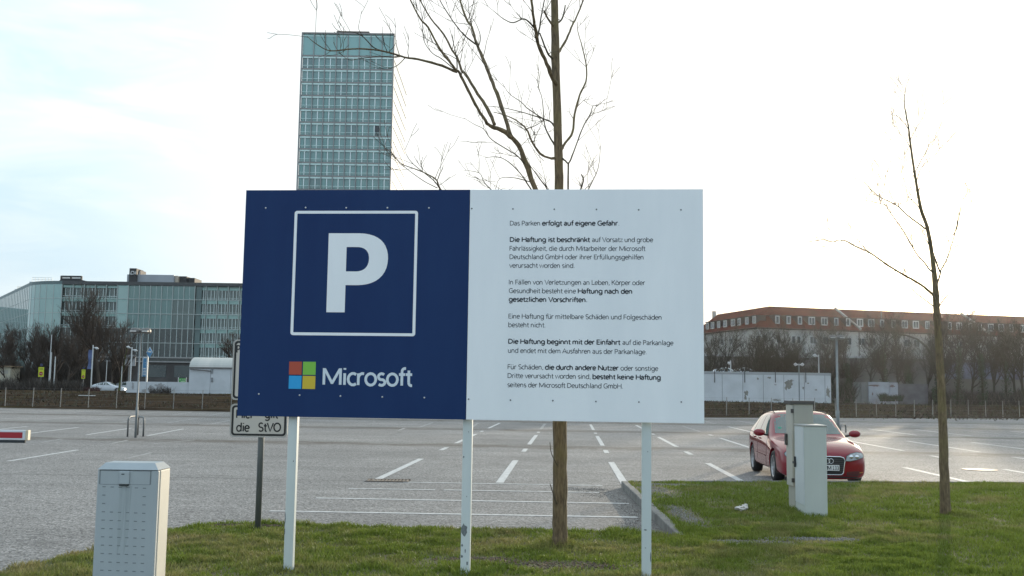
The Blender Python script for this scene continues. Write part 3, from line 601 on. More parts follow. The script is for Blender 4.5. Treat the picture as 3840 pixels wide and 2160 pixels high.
# ------------------------------------------------------------------ grey distribution cabinet, lower left
CY = 8.3; M_cab = mat('cabinet_grey', (0.40, 0.44, 0.46), (0.34, 0.375, 0.39), scale=2.2, rough=0.55, streak=(1, 1, 0.35)); M_slot = mat('slot_shadow', (0.19, 0.21, 0.22), rough=0.8); M_sunlit = mat('cabinet_sunlit', (0.56, 0.54, 0.47), (0.50, 0.48, 0.42), scale=2, rough=0.6); M_seal = mat('rubber_seal', (0.03, 0.035, 0.04), rough=0.7)
cx0 = at(359, 1900, CY).x; cx1 = at(588, 1900, CY).x; ctop = at(480, 1737, CY).z; D_ = 0.29
uc = thing('utility_cabinet', 'weathered light grey plastic utility cabinet with rows of small slots, lower left', 'cabinet', ((cx0 + cx1) / 2, CY, GZ))
hw = (cx1 - cx0) / 2; ht = ctop - GZ
q = MB(); zs_ = ht - 0.052
# front door shell (vertical bevel on the left and right edges)
q.bbox(-hw, hw, 0.0, 0.045, -0.03, zs_ - 0.004, 0.010); door = q.build('door', M_cab, uc, world=False)
q = MB(); q.bbox(-hw + 0.004, hw - 0.004, 0.0455, 0.054, -0.03, zs_ - 0.006, 0.002); q.build('door_seal', M_seal, uc, world=False)
q = MB(); q.bbox(-hw, hw, 0.0545, D_, -0.03, zs_ - 0.004, 0.010); q.build('body', M_sunlit, uc, world=False)  # cream body colour stands for low sunlight on the cabinet's right side
q = MB(); i_ = 0.045
vs = [(-hw, -0.006, zs_), (hw, -0.006, zs_), (hw, D_ + 0.006, zs_), (-hw, D_ + 0.006, zs_), (-hw + i_, i_, ht), (hw - i_, i_, ht), (hw - i_, D_ - i_, ht), (-hw + i_, D_ - i_, ht)]
q.grid(vs, [(0, 3, 2, 1), (4, 5, 6, 7), (0, 1, 5, 4), (1, 2, 6, 5), (2, 3, 7, 6), (3, 0, 4, 7)]); q.build('lid', M_cab, uc, world=False)
def cq(x, y):  # zoomed pixel -> door front
    p = at(x * 0.46584, 1450 + y * 0.46584, CY); return p.x - (cx0 + cx1) / 2, p.z - GZ
q = MB()
for (xa, ya, xb, yb) in ((806, 672, 1215, 676), (806, 783, 1207, 789), (803, 672, 806, 783), (1210, 676, 1215, 789)):
    u0, w1 = cq(xa, ya); u1, w0 = cq(xb, yb); q.box(u0, max(u1, u0 + 0.0015), -0.0012, 0.004, min(w0, w1 - 0.003), w1)
for ry in range(0, 17):
    y = 805 + ry * 67.2; sl_ = -1.9 * (y - 805) / 67
    for cx_ in range(6):
        if ry in (1, 2) and cx_ not in (0, 5): continue
        if ry > 8 and False: continue
        x = 838 + cx_ * 65 + sl_; u, w = cq(x, y + cx_ * 2.5); q.box(u - 0.013, u + 0.013, -0.0012, 0.004, w - 0.0035, w + 0.0035)
q.build('vent_slots', M_slot, door, world=False)
q = MB(); u0, w1 = cq(966, 680); u1, w0 = cq(1042, 786); q.bbox(u0, u1, -0.016, 0.0, w0, w1, 0.006); lt = q.build('latch', M_cab, door, world=False)
q = MB(); q.box(u0 + 0.004, u1 - 0.004, -0.014, -0.0012, w0 - 0.012, w0 - 0.001); u_, w_ = cq(996, 703); q.box(u_ - 0.012, u_ + 0.012, -0.0175, -0.0162, w_ - 0.004, w_ + 0.004); q.build('keyhole', M_seal, lt, world=False)
q = MB()
for (xa, xb) in ((962, 990), (1015, 1035)):
    u0, w1 = cq(xa, 800); u1, w0 = cq(xb, 1360); k = 10
    q.face([(u0, -0.0006, w1), (u1, -0.0006, w1)] + [(lerp(u1, u0 + 0.01, 0.4), -0.0006, lerp(w1, w0, 0.75)), (u0 + 0.006, -0.0006, w0)])
q.build('water_streak', mat('water_stain', (0.30, 0.335, 0.345), (0.37, 0.41, 0.425), scale=5, streak=(6, 1, 0.4)), door, world=False)

# ------------------------------------------------------------------ two metal cabinets on the right-hand grass
M_c1 = mat('cabinet_white_grey', (0.50, 0.535, 0.50), (0.43, 0.46, 0.43), scale=1.6, rough=0.5, streak=(1, 1, 0.3)); M_c2 = mat('cabinet_beige', (0.37, 0.36, 0.31), (0.32, 0.315, 0.275), scale=1.8, rough=0.55, streak=(1, 1, 0.3)); M_roof = mat('cabinet_roof', (0.07, 0.065, 0.06), rough=0.7)
ya = R(-2.0); corner = at(3020, 1926, 14.25)
ca = thing('metal_cabinet', 'shorter pale grey metal cabinet with a black latch, in front of the beige one', 'cabinet', (corner.x, corner.y, GZ), ya)
Hc = at(3020, 1598, 14.25).z - GZ; wA, dA = 0.308, 0.52
q = MB(); q.bbox(0.0, wA, 0.0, dA, -0.03, Hc, 0.006); q.build('body', M_c1, ca, world=False)
q = MB(); q.box(-0.010, -0.0005, 0.012, dA - 0.012, 0.16, Hc - 0.02); dr = q.build('door', mat('cabinet_door_light', (0.55, 0.595, 0.60), (0.49, 0.53, 0.54), scale=2, rough=0.45), ca, world=False)
q = MB(); q.bbox(-0.035, -0.0105, dA - 0.075, dA - 0.04, Hc * 0.52, Hc * 0.64, 0.004); q.box(-0.048, -0.034, dA - 0.12, dA - 0.02, Hc * 0.56, Hc * 0.585); q.build('latch', M_seal, dr, world=False)
q = MB(); q.box(-0.008, -0.0005, 0.01, dA - 0.01, 0.0, 0.145); q.build('plinth', M_c1, ca, world=False)
q = MB(); q.bbox(-0.016, wA + 0.012, -0.014, dA + 0.012, Hc + 0.0005, Hc + 0.016, 0.004); q.build('lid', mat('lid_metal', (0.36, 0.37, 0.37), rough=0.4, metal=0.3), ca, world=False)
pb = at(2982, 1915, 15.1)
cb = thing('metal_cabinet', 'taller beige metal cabinet with a flat dark roof, behind the pale grey one', 'cabinet', (pb.x, 15.1, GZ), R(-1.0))
Hb = at(3015, 1516, 15.1).z - GZ
q = MB(); q.bbox(0, 0.285, 0, 0.36, -0.03, Hb, 0.004); q.build('body', M_c2, cb, world=False)
zl = at(2965, 1822, 15.2).z - GZ
q = MB(); q.bbox(-0.03, -0.001, 0.012, 0.348, zl, Hb - 0.012, 0.006); dr = q.build('door', mat('cabinet_beige_door', (0.44, 0.43, 0.375), (0.40, 0.39, 0.34), scale=2, rough=0.5), cb, world=False)
for zz in (Hb - 0.10, zl + 0.09):
    q = MB(); q.bbox(-0.045, -0.005, -0.012, 0.011, zz - 0.03, zz + 0.03, 0.003); q.build('hinge', M_roof, dr, world=False)
q = MB(); q.bbox(-0.065, -0.0305, 0.26, 0.32, Hb * 0.60, Hb * 0.71, 0.006); q.build('handle', M_roof, dr, world=False)
q = MB(); q.bbox(-0.05, 0.30, -0.02, 0.38, Hb + 0.0005, Hb + 0.05, 0.004); q.build('roof', M_roof, cb, world=False)

# ------------------------------------------------------------------ barrier boom coming in from the left
BYY = 12.0; tip = at(100, 1632, BYY); M_bw = mat('boom_white', (0.62, 0.64, 0.66), (0.56, 0.58, 0.60), scale=4, rough=0.4); M_bred = mat('boom_red', (0.34, 0.012, 0.022), rough=0.4)
bb = thing('boom_barrier', 'red and white boom barrier with a black rubber edge reaching in from the left', 'barrier', (tip.x - 3.6, BYY, 0.0))
q = MB(); zc = tip.z; hh = 0.058
q.bbox(0.1, 3.6, -0.03, 0.03, zc - hh, zc + hh, 0.008); bo = q.build('boom', M_bw, bb, world=False)
for k in range(6):
    x1 = 3.565 - k * 0.62; q = MB(); q.box(x1 - 0.31, x1, -0.0318, -0.0303, zc - hh + 0.024, zc + hh - 0.024); q.build('red_reflector', M_bred, bo, world=False)
q = MB(); q.bbox(3.6005, 3.63, -0.034, 0.034, zc - hh - 0.002, zc + hh + 0.002, 0.006); q.build('end_cap', mat('cap_cream', (0.58, 0.50, 0.36), rough=0.5), bo, world=False)
q = MB(); q.bbox(0.1, 3.59, -0.02, 0.02, zc - hh - 0.032, zc - hh - 0.0005, 0.008); q.build('rubber_edge', M_seal, bo, world=False)
q = MB(); q.bbox(-0.25, 0.15, 0.035, 0.42, 0.0, 1.3, 0.02); q.build('housing', mat('housing_orange', (0.45, 0.14, 0.03), rough=0.5), bb, world=False)

# ------------------------------------------------------------------ twin-headed lamp posts with hoop guards
M_pole = mat('lamp_grey', (0.235, 0.255, 0.26), (0.18, 0.195, 0.20), scale=3, rough=0.5, metal=0.25); M_head = mat('lamp_head', (0.10, 0.095, 0.09), (0.15, 0.14, 0.13), scale=5, rough=0.5); M_lens = mat('lamp_lens', (0.55, 0.53, 0.50), rough=0.25)
def lamp_post(px, py, pyt, wpx, headw, label):
    p = gnd(px, py); k = p.y / 3800; h = at(px + (9 if px < 1000 else -1), pyt, p.y).z; r_ = wpx * k / 2
    o = thing('lamp_post', label, 'street lamp', (p.x, p.y, 0), 0, 'lamp posts in the car park')
    q = MB(); q.tube([(0, 0, -0.05), (0, 0, 1.0), (0, 0, 1.05), (0, 0, h)], [r_, r_, r_ * 0.72, r_ * 0.62], 14); q.build('pole', M_pole, o, world=False, smooth=True)
    for s in (-1, 1):
        hwid = headw * k / 2; q = MB()
        prof = [(0.03 * hwid, .10, .08), (.22 * hwid, .16, .12), (.6 * hwid, .20, .15), (.9 * hwid, .17, .13), (hwid, .07, .06)]
        vs = []; K = 10; sc = hwid / 0.36
        for (xx, wy, hz_) in prof:
            for j in range(K): t_ = 2 * pi * j / K; vs.append((s * xx, wy * sc * cos(t_), h + 0.06 + hz_ * sc * (sin(t_) if sin(t_) > 0 else 0.55 * sin(t_))))
        q.grid(vs, [(i * K + j, i * K + (j + 1) % K, (i + 1) * K + (j + 1) % K, (i + 1) * K + j) for i in range(len(prof) - 1) for j in range(K)] + [tuple(range(K)), tuple((len(prof) - 1) * K + j for j in range(K))])
        hd = q.build('lamp_head', M_head, o, world=False, smooth=True)
        q = MB(); q.box(min(s * .3 * hwid, s * .92 * hwid), max(s * .3 * hwid, s * .92 * hwid), -0.195 * sc, -0.17 * sc, h + 0.045, h + 0.09); q.build('lens', M_lens, hd, world=False)
    return o, p
lamp_post(508, 1641, 1250, 9, 74, 'left twin headed lamp post standing between two bent steel hoops')
lamp_post(3143, 1621, 1272, 13, 58, 'right twin headed lamp post rising behind the red car')
def hoop(x0, y0, x1, y1, ytop, w, label):
    a = gnd(x0, y0); b_ = gnd(x1, y1); h = at(x0, ytop, a.y).z
    o = thing('hoop_guard', label, 'guard rail', ((a.x + b_.x) / 2, (a.y + b_.y) / 2, 0), 0, 'steel hoops guarding the lamp posts')
    d = (b_ - a) / 2; r_ = w * a.y / 3800 / 2; pts = [(-d.x, -d.y, -0.05), (-d.x, -d.y, h - 0.14)]
    for i in range(1, 7):
        t_ = pi / 2 * i / 6; pts.append((-d.x + d.x * 0.5 * (1 - cos(t_)), -d.y + d.y * 0.5 * (1 - cos(t_)), h - 0.14 + 0.14 * sin(t_)))
    pts += [(-p[0], -p[1], p[2]) for p in reversed(pts)]
    q = MB(); q.tube(pts, r_, 10); q.build('rail', mat('hoop_steel', (0.17, 0.175, 0.175), (0.12, 0.125, 0.125), scale=4, rough=0.5, metal=0.4), o, world=False, smooth=True)
hoop(478, 1638, 511, 1634, 1562, 6.5, 'bent steel hoop on the left side of the left lamp post')
hoop(516, 1631, 537, 1637, 1561, 6.5, 'bent steel hoop on the right side of the left lamp post')
hoop(3152, 1624, 3172, 1622, 1593, 5.5, 'bent steel hoop beside the right lamp post, behind the car mirror')
# ------------------------------------------------------------------ cars
def loft_body(st, sub=1):
    """closed body shell from stations (y, zb, w, ws, zs, wc, zc, zt); nose at y = 0"""
    rings = []
    for (y, zb, w, ws, zs, wc, zc, zt) in st:
        half = [(0, zb), (0.55 * w, zb), (w * 0.93, zb + 0.02), (w * 0.985, zb + 0.10), (w, lerp(zb, zs, 0.45)), (w * 0.995, lerp(zb, zs, 0.68)), (lerp(w, ws, 0.55), lerp(zb, zs, 0.88)), (ws, zs), (lerp(ws, wc, 0.5), lerp(zs, zc, 0.52)), (wc, zc), (wc * 0.6, lerp(zc, zt, 0.72)), (0, zt)]
        full = half + [(-x, z) for x, z in reversed(half[1:-1])]
        rings.append([(x, y, z) for x, z in full])
    n = len(rings[0]); bm = bmesh.new(); vs = [[bm.verts.new(p) for p in r] for r in rings]
    for i in range(len(vs) - 1):
        for j in range(n): bm.faces.new((vs[i][j], vs[i][(j + 1) % n], vs[i + 1][(j + 1) % n], vs[i + 1][j]))
    bm.faces.new(vs[0][::-1]); bm.faces.new(vs[-1]); bmesh.ops.recalc_face_normals(bm, faces=bm.faces[:])
    me = bpy.data.meshes.new('body'); bm.to_mesh(me); bm.free()
    ob = bpy.data.objects.new('tmp', me); COL.objects.link(ob); md = ob.modifiers.new('s', 'SUBSURF'); md.levels = sub; md.render_levels = sub
    bpy.context.view_layer.update(); dg = bpy.context.evaluated_depsgraph_get(); me2 = bpy.data.meshes.new_from_object(ob.evaluated_get(dg))
    tree = BVHTree.FromPolygons([v.co.copy() for v in me2.vertices], [tuple(p.vertices) for p in me2.polygons])
    ob.modifiers.clear(); ob.data = me2
    return ob, tree
def carve(ob, cutters):
    tmp = []
    for q in cutters:
        c = q.build('cut', mat('x', (0, 0, 0))); tmp.append(c); md = ob.modifiers.new('b', 'BOOLEAN'); md.object = c; md.operation = 'DIFFERENCE'; md.solver = 'EXACT'
    bpy.context.view_layer.update(); dg = bpy.context.evaluated_depsgraph_get(); me = bpy.data.meshes.new_from_object(ob.evaluated_get(dg)); ob.modifiers.clear(); ob.data = me
    for c in tmp: bpy.data.objects.remove(c)
def project(tree, poly, axis, off, res=0.05):
    """lay a polygon given in two coordinates on the body surface, raised by off. axis: 'front','rear','left','right'"""
    bm = bmesh.new(); vs = [bm.verts.new((a, b, 0)) for a, b in poly]; bm.faces.new(vs); bmesh.ops.triangulate(bm, faces=bm.faces[:])
    for _ in range(4):
        es = [e for e in bm.edges if e.calc_length() > res]
        if not es: break
        bmesh.ops.subdivide_edges(bm, edges=es, cuts=1); bmesh.ops.triangulate(bm, faces=[f for f in bm.faces if len(f.verts) > 3])
    bm.verts.index_update(); out = []
    for v in bm.verts:
        a, b = v.co.x, v.co.y
        if axis == 'front': o, d = Vector((a, -3, b)), Vector((0, 1, 0))
        elif axis == 'rear': o, d = Vector((a, 9, b)), Vector((0, -1, 0))
        elif axis == 'left': o, d = Vector((3, a, b)), Vector((-1, 0, 0))
        else: o, d = Vector((-3, a, b)), Vector((1, 0, 0))
        h, nn_, i_, ds = tree.ray_cast(o, d)
        if h is None: h, nn_, i_, ds = tree.find_nearest(o + d * 3.0)
        out.append(h - d * off)
    fs = [tuple(v.index for v in f.verts) for f in bm.faces]; bm.free(); return out, fs
def patch(tree, poly, axis, name, m, parent, off=0.004, res=0.06):
    q = MB(); v, f = project(tree, poly, axis, off, res); q.grid(v, f); return q.build(name, m, parent, world=False, smooth=True)
def outline(tree, poly, axis, w, name, m, parent, off=0.008):
    q = MB(); k = len(poly); pts = []
    for i in range(k):
        a, b = poly[i], poly[(i + 1) % k]
        for s in range(6): pts.append((lerp(a[0], b[0], s / 6), lerp(a[1], b[1], s / 6)))
    P3 = []
    for a, b in pts:
        o, d = (Vector((a, -3, b)), Vector((0, 1, 0))) if axis == 'front' else (Vector((-3 if axis == 'right' else 3, a, b)), Vector((1 if axis == 'right' else -1, 0, 0)))
        h = tree.ray_cast(o, d)[0]
        if h is None: h = tree.find_nearest(o + d * 3.0)[0]
        P3.append(h - d * off)
    P3.append(P3[0]); q.tube(P3, w, 5, cap=False); return q.build(name, m, parent, world=False, smooth=True)
def smooth_poly(p, k=3):
    return p
M_red = mat('red_car_paint', (0.20, 0.002, 0.012), rough=0.45, coat=1.0, spec=0.12, metal=0.0); M_tyre = mat('tyre', (0.014, 0.014, 0.015), (0.022, 0.022, 0.022), scale=30, rough=0.85); M_rim = mat('rim_alloy', (0.42, 0.42, 0.43), rough=0.35, metal=0.8); M_rub = mat('black_trim', (0.012, 0.012, 0.013), rough=0.6); M_chr = mat('chrome', (0.70, 0.70, 0.71), rough=0.18, metal=1.0)
M_gl = mat('car_glass', (0.030, 0.060, 0.054), rough=0.02, spec=0.9, ior=1.75); M_lamp = mat('headlamp_glass', (0.36, 0.39, 0.40), (0.20, 0.22, 0.23), scale=22, rough=0.12, coat=1.0); M_plw = mat('plate_white', (0.62, 0.62, 0.60), rough=0.5); M_dark = mat('wheel_well', (0.006, 0.006, 0.006), rough=0.95)
def wheel(parent, x, y, r, side):
    mt = Matrix.Translation((x, y, r)) @ Matrix.Rotation(pi / 2 * side, 4, 'Y')
    w_ = 0.205; q = MB(); q.lathe([(r * 0.66, -w_ / 2 + 0.03), (r * 0.70, w_ / 2 - 0.012), (r * 0.86, w_ / 2), (r * 0.96, w_ / 2 - 0.016), (r, w_ / 2 - 0.05), (r, -w_ / 2 + 0.05), (r * 0.96, -w_ / 2), (r * 0.66, -w_ / 2 + 0.03)], 36, 0, mt, closed=False)
    whl = bpy.data.objects.new('wheel', None); COL.objects.link(whl); whl.parent = parent; whl.empty_display_size = 0.1
    q.build('tyre', M_tyre, whl, world=False, smooth=True)
    q = MB(); q.lathe([(r * 0.70, w_ / 2 - 0.012), (r * 0.64, w_ / 2 - 0.02), (r * 0.60, 0.02)], 30, 0, mt, closed=False); q.lathe([(0.0, 0.03), (0.06, 0.072), (0.065, 0.03)], 16, 0, mt, closed=False)
    for k in range(10):
        m2 = mt @ Matrix.Rotation(2 * pi * k / 10, 4, 'Z'); q.box(0.045, r * 0.65, -0.016, 0.016, 0.045, 0.07, 0, m2)
    q.build('rim', M_rim, whl, world=False)
    q = MB(); q.lathe([(0, -0.02), (r * 0.66, -0.02), (r * 0.66, -0.03)], 24, 0, mt, closed=False); q.build('brake_shadow', M_dark, whl, world=False)

WAGON = [(0.00, .15, .56, .52, .56, .40, .585, .60), (0.035, .13, .70, .67, .595, .50, .625, .65), (0.12, .13, .79, .755, .635, .58, .675, .705), (0.32, .14, .85, .805, .70, .62, .765, .80), (0.80, .17, .88, .825, .775, .65, .835, .86), (1.25, .18, .885, .838, .82, .67, .87, .895), (1.48, .18, .885, .842, .84, .685, .895, .922), (1.60, .18, .885, .845, .85, .682, .965, 1.0), (2.18, .18, .885, .848, .875, .625, 1.345, 1.385), (2.40, .18, .886, .849, .88, .625, 1.385, 1.422), (2.9, .18, .886, .849, .895, .62, 1.395, 1.435), (3.4, .18, .886, .846, .91, .615, 1.375, 1.415), (3.95, .20, .88, .833, .925, .585, 1.325, 1.36), (4.18, .23, .86, .81, .955, .515, 1.285, 1.32), (4.40, .27, .82, .77, .945, .56, 1.00, 1.02), (4.50, .30, .79, .74, .90, .58, .92, .93), (4.56, .34, .72, .68, .80, .52, .82, .825)]
COUPE = [(0.00, .26, .56, .52, .62, .40, .65, .66), (0.04, .2, .76, .72, .68, .52, .70, .71), (0.25, .19, .88, .83, .78, .62, .84, .86), (0.8, .2, .93, .87, .92, .66, .99, 1.02), (1.35, .22, .94, .88, 1.00, .68, 1.06, 1.09), (1.55, .22, .94, .88, 1.02, .68, 1.11, 1.14), (2.25, .22, .94, .88, 1.07, .60, 1.50, 1.54), (2.6, .22, .94, .88, 1.09, .60, 1.56, 1.61), (3.1, .22, .94, .88, 1.11, .59, 1.56, 1.60), (3.7, .22, .93, .87, 1.13, .56, 1.45, 1.48), (4.3, .26, .90, .83, 1.14, .55, 1.26, 1.28), (4.55, .30, .87, .80, 1.12, .56, 1.16, 1.17), (4.75, .34, .80, .74, .98, .54, 1.0, 1.0), (4.80, .38, .74, .70, .86, .5, .87, .87)]
def make_car(root, st, paint, wr, ax, sideglass, wind, rearw=None, rail=True, detail=True):
    ob, tree = loft_body(st, 2 if detail else 1)
    cut = []
    tw = max(s[2] for s in st)
    for yy in ax:
        for s in (-1, 1):
            q = MB(); q.lathe([(wr + 0.045, -0.28), (wr + 0.045, 0.4)], 28, 0, Matrix.Translation((s * (tw - 0.02), yy, wr + 0.01)) @ Matrix.Rotation(s * pi / 2, 4, 'Y')); cut.append(q)
    carve(ob, cut)
    ob.name = 'body'; ob.data.name = 'body'; ob.data.materials.clear(); ob.data.materials.append(paint); ob.data.polygons.foreach_set('use_smooth', [True] * len(ob.data.polygons)); ob.parent = root
    try: ob.data.set_sharp_from_angle(angle=R(38))
    except Exception: pass
    for yy in ax:
        for s in (-1, 1): wheel(root, s * (tw - 0.115), yy, wr, s)
    q = MB(); q.box(-tw + 0.3, tw - 0.3, ax[0] - wr - 0.06, ax[1] + wr + 0.06, 0.2, 0.62); q.build('underbody', M_dark, root, world=False)
    for side in ('right', 'left'):
        for poly in sideglass: patch(tree, poly, side, 'side_window', M_gl, root)
    patch(tree, wind, 'front', 'windscreen', M_gl, root, 0.005, 0.08)
    if rearw: patch(tree, rearw, 'rear', 'rear_window', M_gl, root)
    return ob, tree

# the red estate nosing towards the camera
fc = at(3096, 1760, 20.15); CYAW = R(-4.6)
rc = thing('red_car', 'red estate car parked nose to the grass behind the grey cabinets', 'car', (fc.x, fc.y, 0.0), CYAW)
wrr = 0.315; sideg = [[(1.80, .925), (1.90, .985), (2.28, 1.265), (2.46, 1.32), (2.70, 1.33), (2.70, .935)], [(2.77, .935), (2.77, 1.33), (3.35, 1.315), (3.45, .96)], [(3.52, .97), (3.44, 1.305), (3.85, 1.255), (4.08, 1.06), (4.0, 1.02)]]
wind = [(-.685, .955), (.685, .955), (.67, 1.02), (.605, 1.325), (.42, 1.352), (-.42, 1.352), (-.605, 1.325), (-.67, 1.02)]
ob, tree = make_car(rc, WAGON, M_red, wrr, (0.90, 3.55), sideg, wind, [(-.5, 1.02), (.5, 1.02), (.46, 1.24), (-.46, 1.24)])
# door seams, rub strip, handles, roof rails, mirrors
for side in ('right', 'left'):
    sgn = -1 if side == 'right' else 1
    for pts in ([(1.66, .30), (1.58, .55), (1.62, .80), (1.80, .93)], [(2.74, .26), (2.74, .95)], [(3.52, .98), (3.46, .75), (3.22, .55), (3.14, .30)]):
        P3 = []
        for i in range(len(pts) - 1):
            for s in range(6):
                a = lerp(pts[i][0], pts[i + 1][0], s / 6); b_ = lerp(pts[i][1], pts[i + 1][1], s / 6); h = tree.ray_cast(Vector((3 * sgn, a, b_)), Vector((-sgn, 0, 0)))[0]
                if h: P3.append(h + Vector((sgn * 0.0005, 0, 0)))
        q = MB(); q.tube(P3, 0.004, 4); q.build('door_seam', M_rub, ob, world=False)
    for a in (2.52, 3.22):
        h = tree.ray_cast(Vector((3 * sgn, a, .815)), Vector((-sgn, 0, 0)))[0]; q = MB(); q.bbox(h.x - 0.012, h.x + 0.03 * 1, a - 0.09, a + 0.09, .80, .828, 0.008) if sgn > 0 else q.bbox(h.x - 0.03, h.x + 0.012, a - 0.09, a + 0.09, .80, .828, 0.008); q.build('door_handle', M_red, rc, world=False)
    patch(tree, [(1.72, .46), (3.0, .47), (3.0, .495), (1.72, .485)], side, 'rub_strip', M_red, rc, 0.012, 0.2)
    q = MB(); bm_ = bmesh.new(); bmesh.ops.create_uvsphere(bm_, u_segments=16, v_segments=10, radius=1)
    for v in bm_.verts: v.co = Vector((v.co.x * 0.125, v.co.y * (0.085 if v.co.y < 0 else 0.03), v.co.z * 0.082 * (1.0 if v.co.z < 0 else 0.92)))
    q.bm(bm_, 0, Matrix.Translation((sgn * 1.0, 1.72, .965))); mr = q.build('mirror', M_red, rc, world=False, smooth=True)
    q = MB(); q.tube([(sgn * 0.80, 1.80, .90), (sgn * 0.92, 1.74, .93)], 0.022, 8); q.build('mirror_arm', M_rub, mr, world=False)
    rr = []
    for k in range(9):
        y = 2.35 + k * 0.2; h = tree.ray_cast(Vector((sgn * 0.56, y, 3)), Vector((0, 0, -1)))[0]; rr.append(h + Vector((0, 0, 0.012 if k in (0, 8) else 0.035)))
    q = MB(); q.tube(rr, 0.011, 6); q.build('roof_rail', M_rub, rc, world=False)
    P3 = []
    for k in range(14):
        a = 1.95 + k * 0.165; h = tree.ray_cast(Vector((3 * sgn, a, .915)), Vector((-sgn, 0, 0)))[0]
        if h: P3.append(h + Vector((sgn * 0.003, 0, 0)))
    q = MB(); q.tube(P3, 0.007, 4); q.build('window_trim', M_rub, rc, world=False)
    # headlight, fog lamp, indicator
    hl = [(sgn * a, b_) for a, b_ in ((.385, .495), (.41, .59), (.49, .635), (.62, .662), (.735, .65), (.768, .612), (.75, .565), (.60, .52), (.47, .49))]
    l_ = patch(tree, hl, 'front', 'headlight', M_lamp, rc, 0.008, 0.05); outline(tree, hl, 'front', 0.006, 'surround', M_rub, l_)
    for cx_ in (.50, .61):
        h = tree.ray_cast(Vector((sgn * cx_, -3, .575)), Vector((0, 1, 0)))[0]; q = MB(); q.lathe([(0.0, 0.014), (0.022, 0.014), (0.036, 0.005), (0.04, 0.0)], 18, 0, Matrix.Translation(h + Vector((0, -0.009, 0))) @ Matrix.Rotation(pi / 2, 4, 'X'), closed=False); q.build('reflector', M_chr, l_, world=False, smooth=True)
    fg = [(sgn * a, b_) for a, b_ in ((.40, .215), (.41, .285), (.62, .30), (.70, .29), (.70, .25), (.62, .21))]
    f_ = patch(tree, fg, 'front', 'fog_intake', M_rub, rc, 0.005, 0.06)
    for zz in (.232, .255, .278): q = MB(); v_, fc_ = project(tree, [(sgn * .42, zz - .004), (sgn * .66, zz), (sgn * .66, zz + .006), (sgn * .42, zz + .003)], 'front', 0.010, 0.08); q.grid(v_, fc_); q.build('slat', M_red, f_, world=False)
    patch(tree, [(sgn * .655, .262), (sgn * .735, .272), (sgn * .735, .285), (sgn * .655, .278)], 'front', 'indicator', mat('amber', (0.5, 0.2, 0.03), rough=0.3), rc, 0.011, 0.06)
grl = [(-.30, .225), (.30, .225), (.34, .26), (.375, .50), (.35, .555), (.28, .575), (-.28, .575), (-.35, .555), (-.375, .50), (-.34, .26)]
gr = patch(tree, grl, 'front', 'grille', M_rub, rc, 0.006, 0.05); outline(tree, grl, 'front', 0.012, 'grille_surround', M_chr, gr, 0.006)
for k in range(9):
    zz = 0.215 + k * 0.038; q = MB(); v_, fc_ = project(tree, [(-.345, zz), (.345, zz), (.345, zz + .007), (-.345, zz + .007)], 'front', 0.011, 0.09); q.grid(v_, fc_); q.build('slat', mat('grille_bar', (0.05, 0.05, 0.05), rough=0.4), gr, world=False)
hn = tree.ray_cast(Vector((0, -3, .36)), Vector((0, 1, 0)))[0].y
q = MB(); q.bbox(-.26, .26, hn - 0.034, hn - 0.02, .305, .415, 0.003); pl_ = q.build('number_plate', M_plw, rc, world=False)
q = MB(); put_text(q, 'MM 133', -0.035, .245, .323, .074, hn - 0.0352, 0.15); q.build('plate_lettering', M_ink, pl_, world=False)
q = MB(); q.box(-.262, .262, hn - 0.0338, hn - 0.018, .298, .3045); q.box(-.27, .27, hn - 0.02, hn + 0.03, .29, .43); q.build('plate_holder', M_rub, pl_, world=False)
he = tree.ray_cast(Vector((0, -3, .49)), Vector((0, 1, 0)))[0].y
for k in range(4):
    q = MB(); q.tube([((k - 1.5) * 0.068 + 0.045 * cos(t_), he - 0.03, .49 + 0.045 * sin(t_)) for t_ in [2 * pi * i / 20 for i in range(21)]], 0.0075, 6, cap=False); q.build('emblem_ring', M_chr, gr, world=False, smooth=True)
q = MB(); v_, fc_ = project(tree, [(-.60, .165), (.60, .165), (.66, .195), (-.66, .195)], 'front', 0.008, 0.1); q.grid(v_, fc_); q.build('lower_lip', M_rub, rc, world=False)
q = MB(); q.bbox(-.35, .15, 1.60, 1.62, .965, .98, .004); q.bbox(.05, .55, 1.58, 1.60, .955, .97, .004); q.build('wiper', M_rub, rc, world=False)
patch(tree, [(-.60, 1.05), (-.53, 1.05), (-.53, 1.085), (-.60, 1.085)], 'front', 'sticker', mat('green_badge', (0.02, 0.25, 0.17), rough=0.5), rc, 0.009, 0.05)

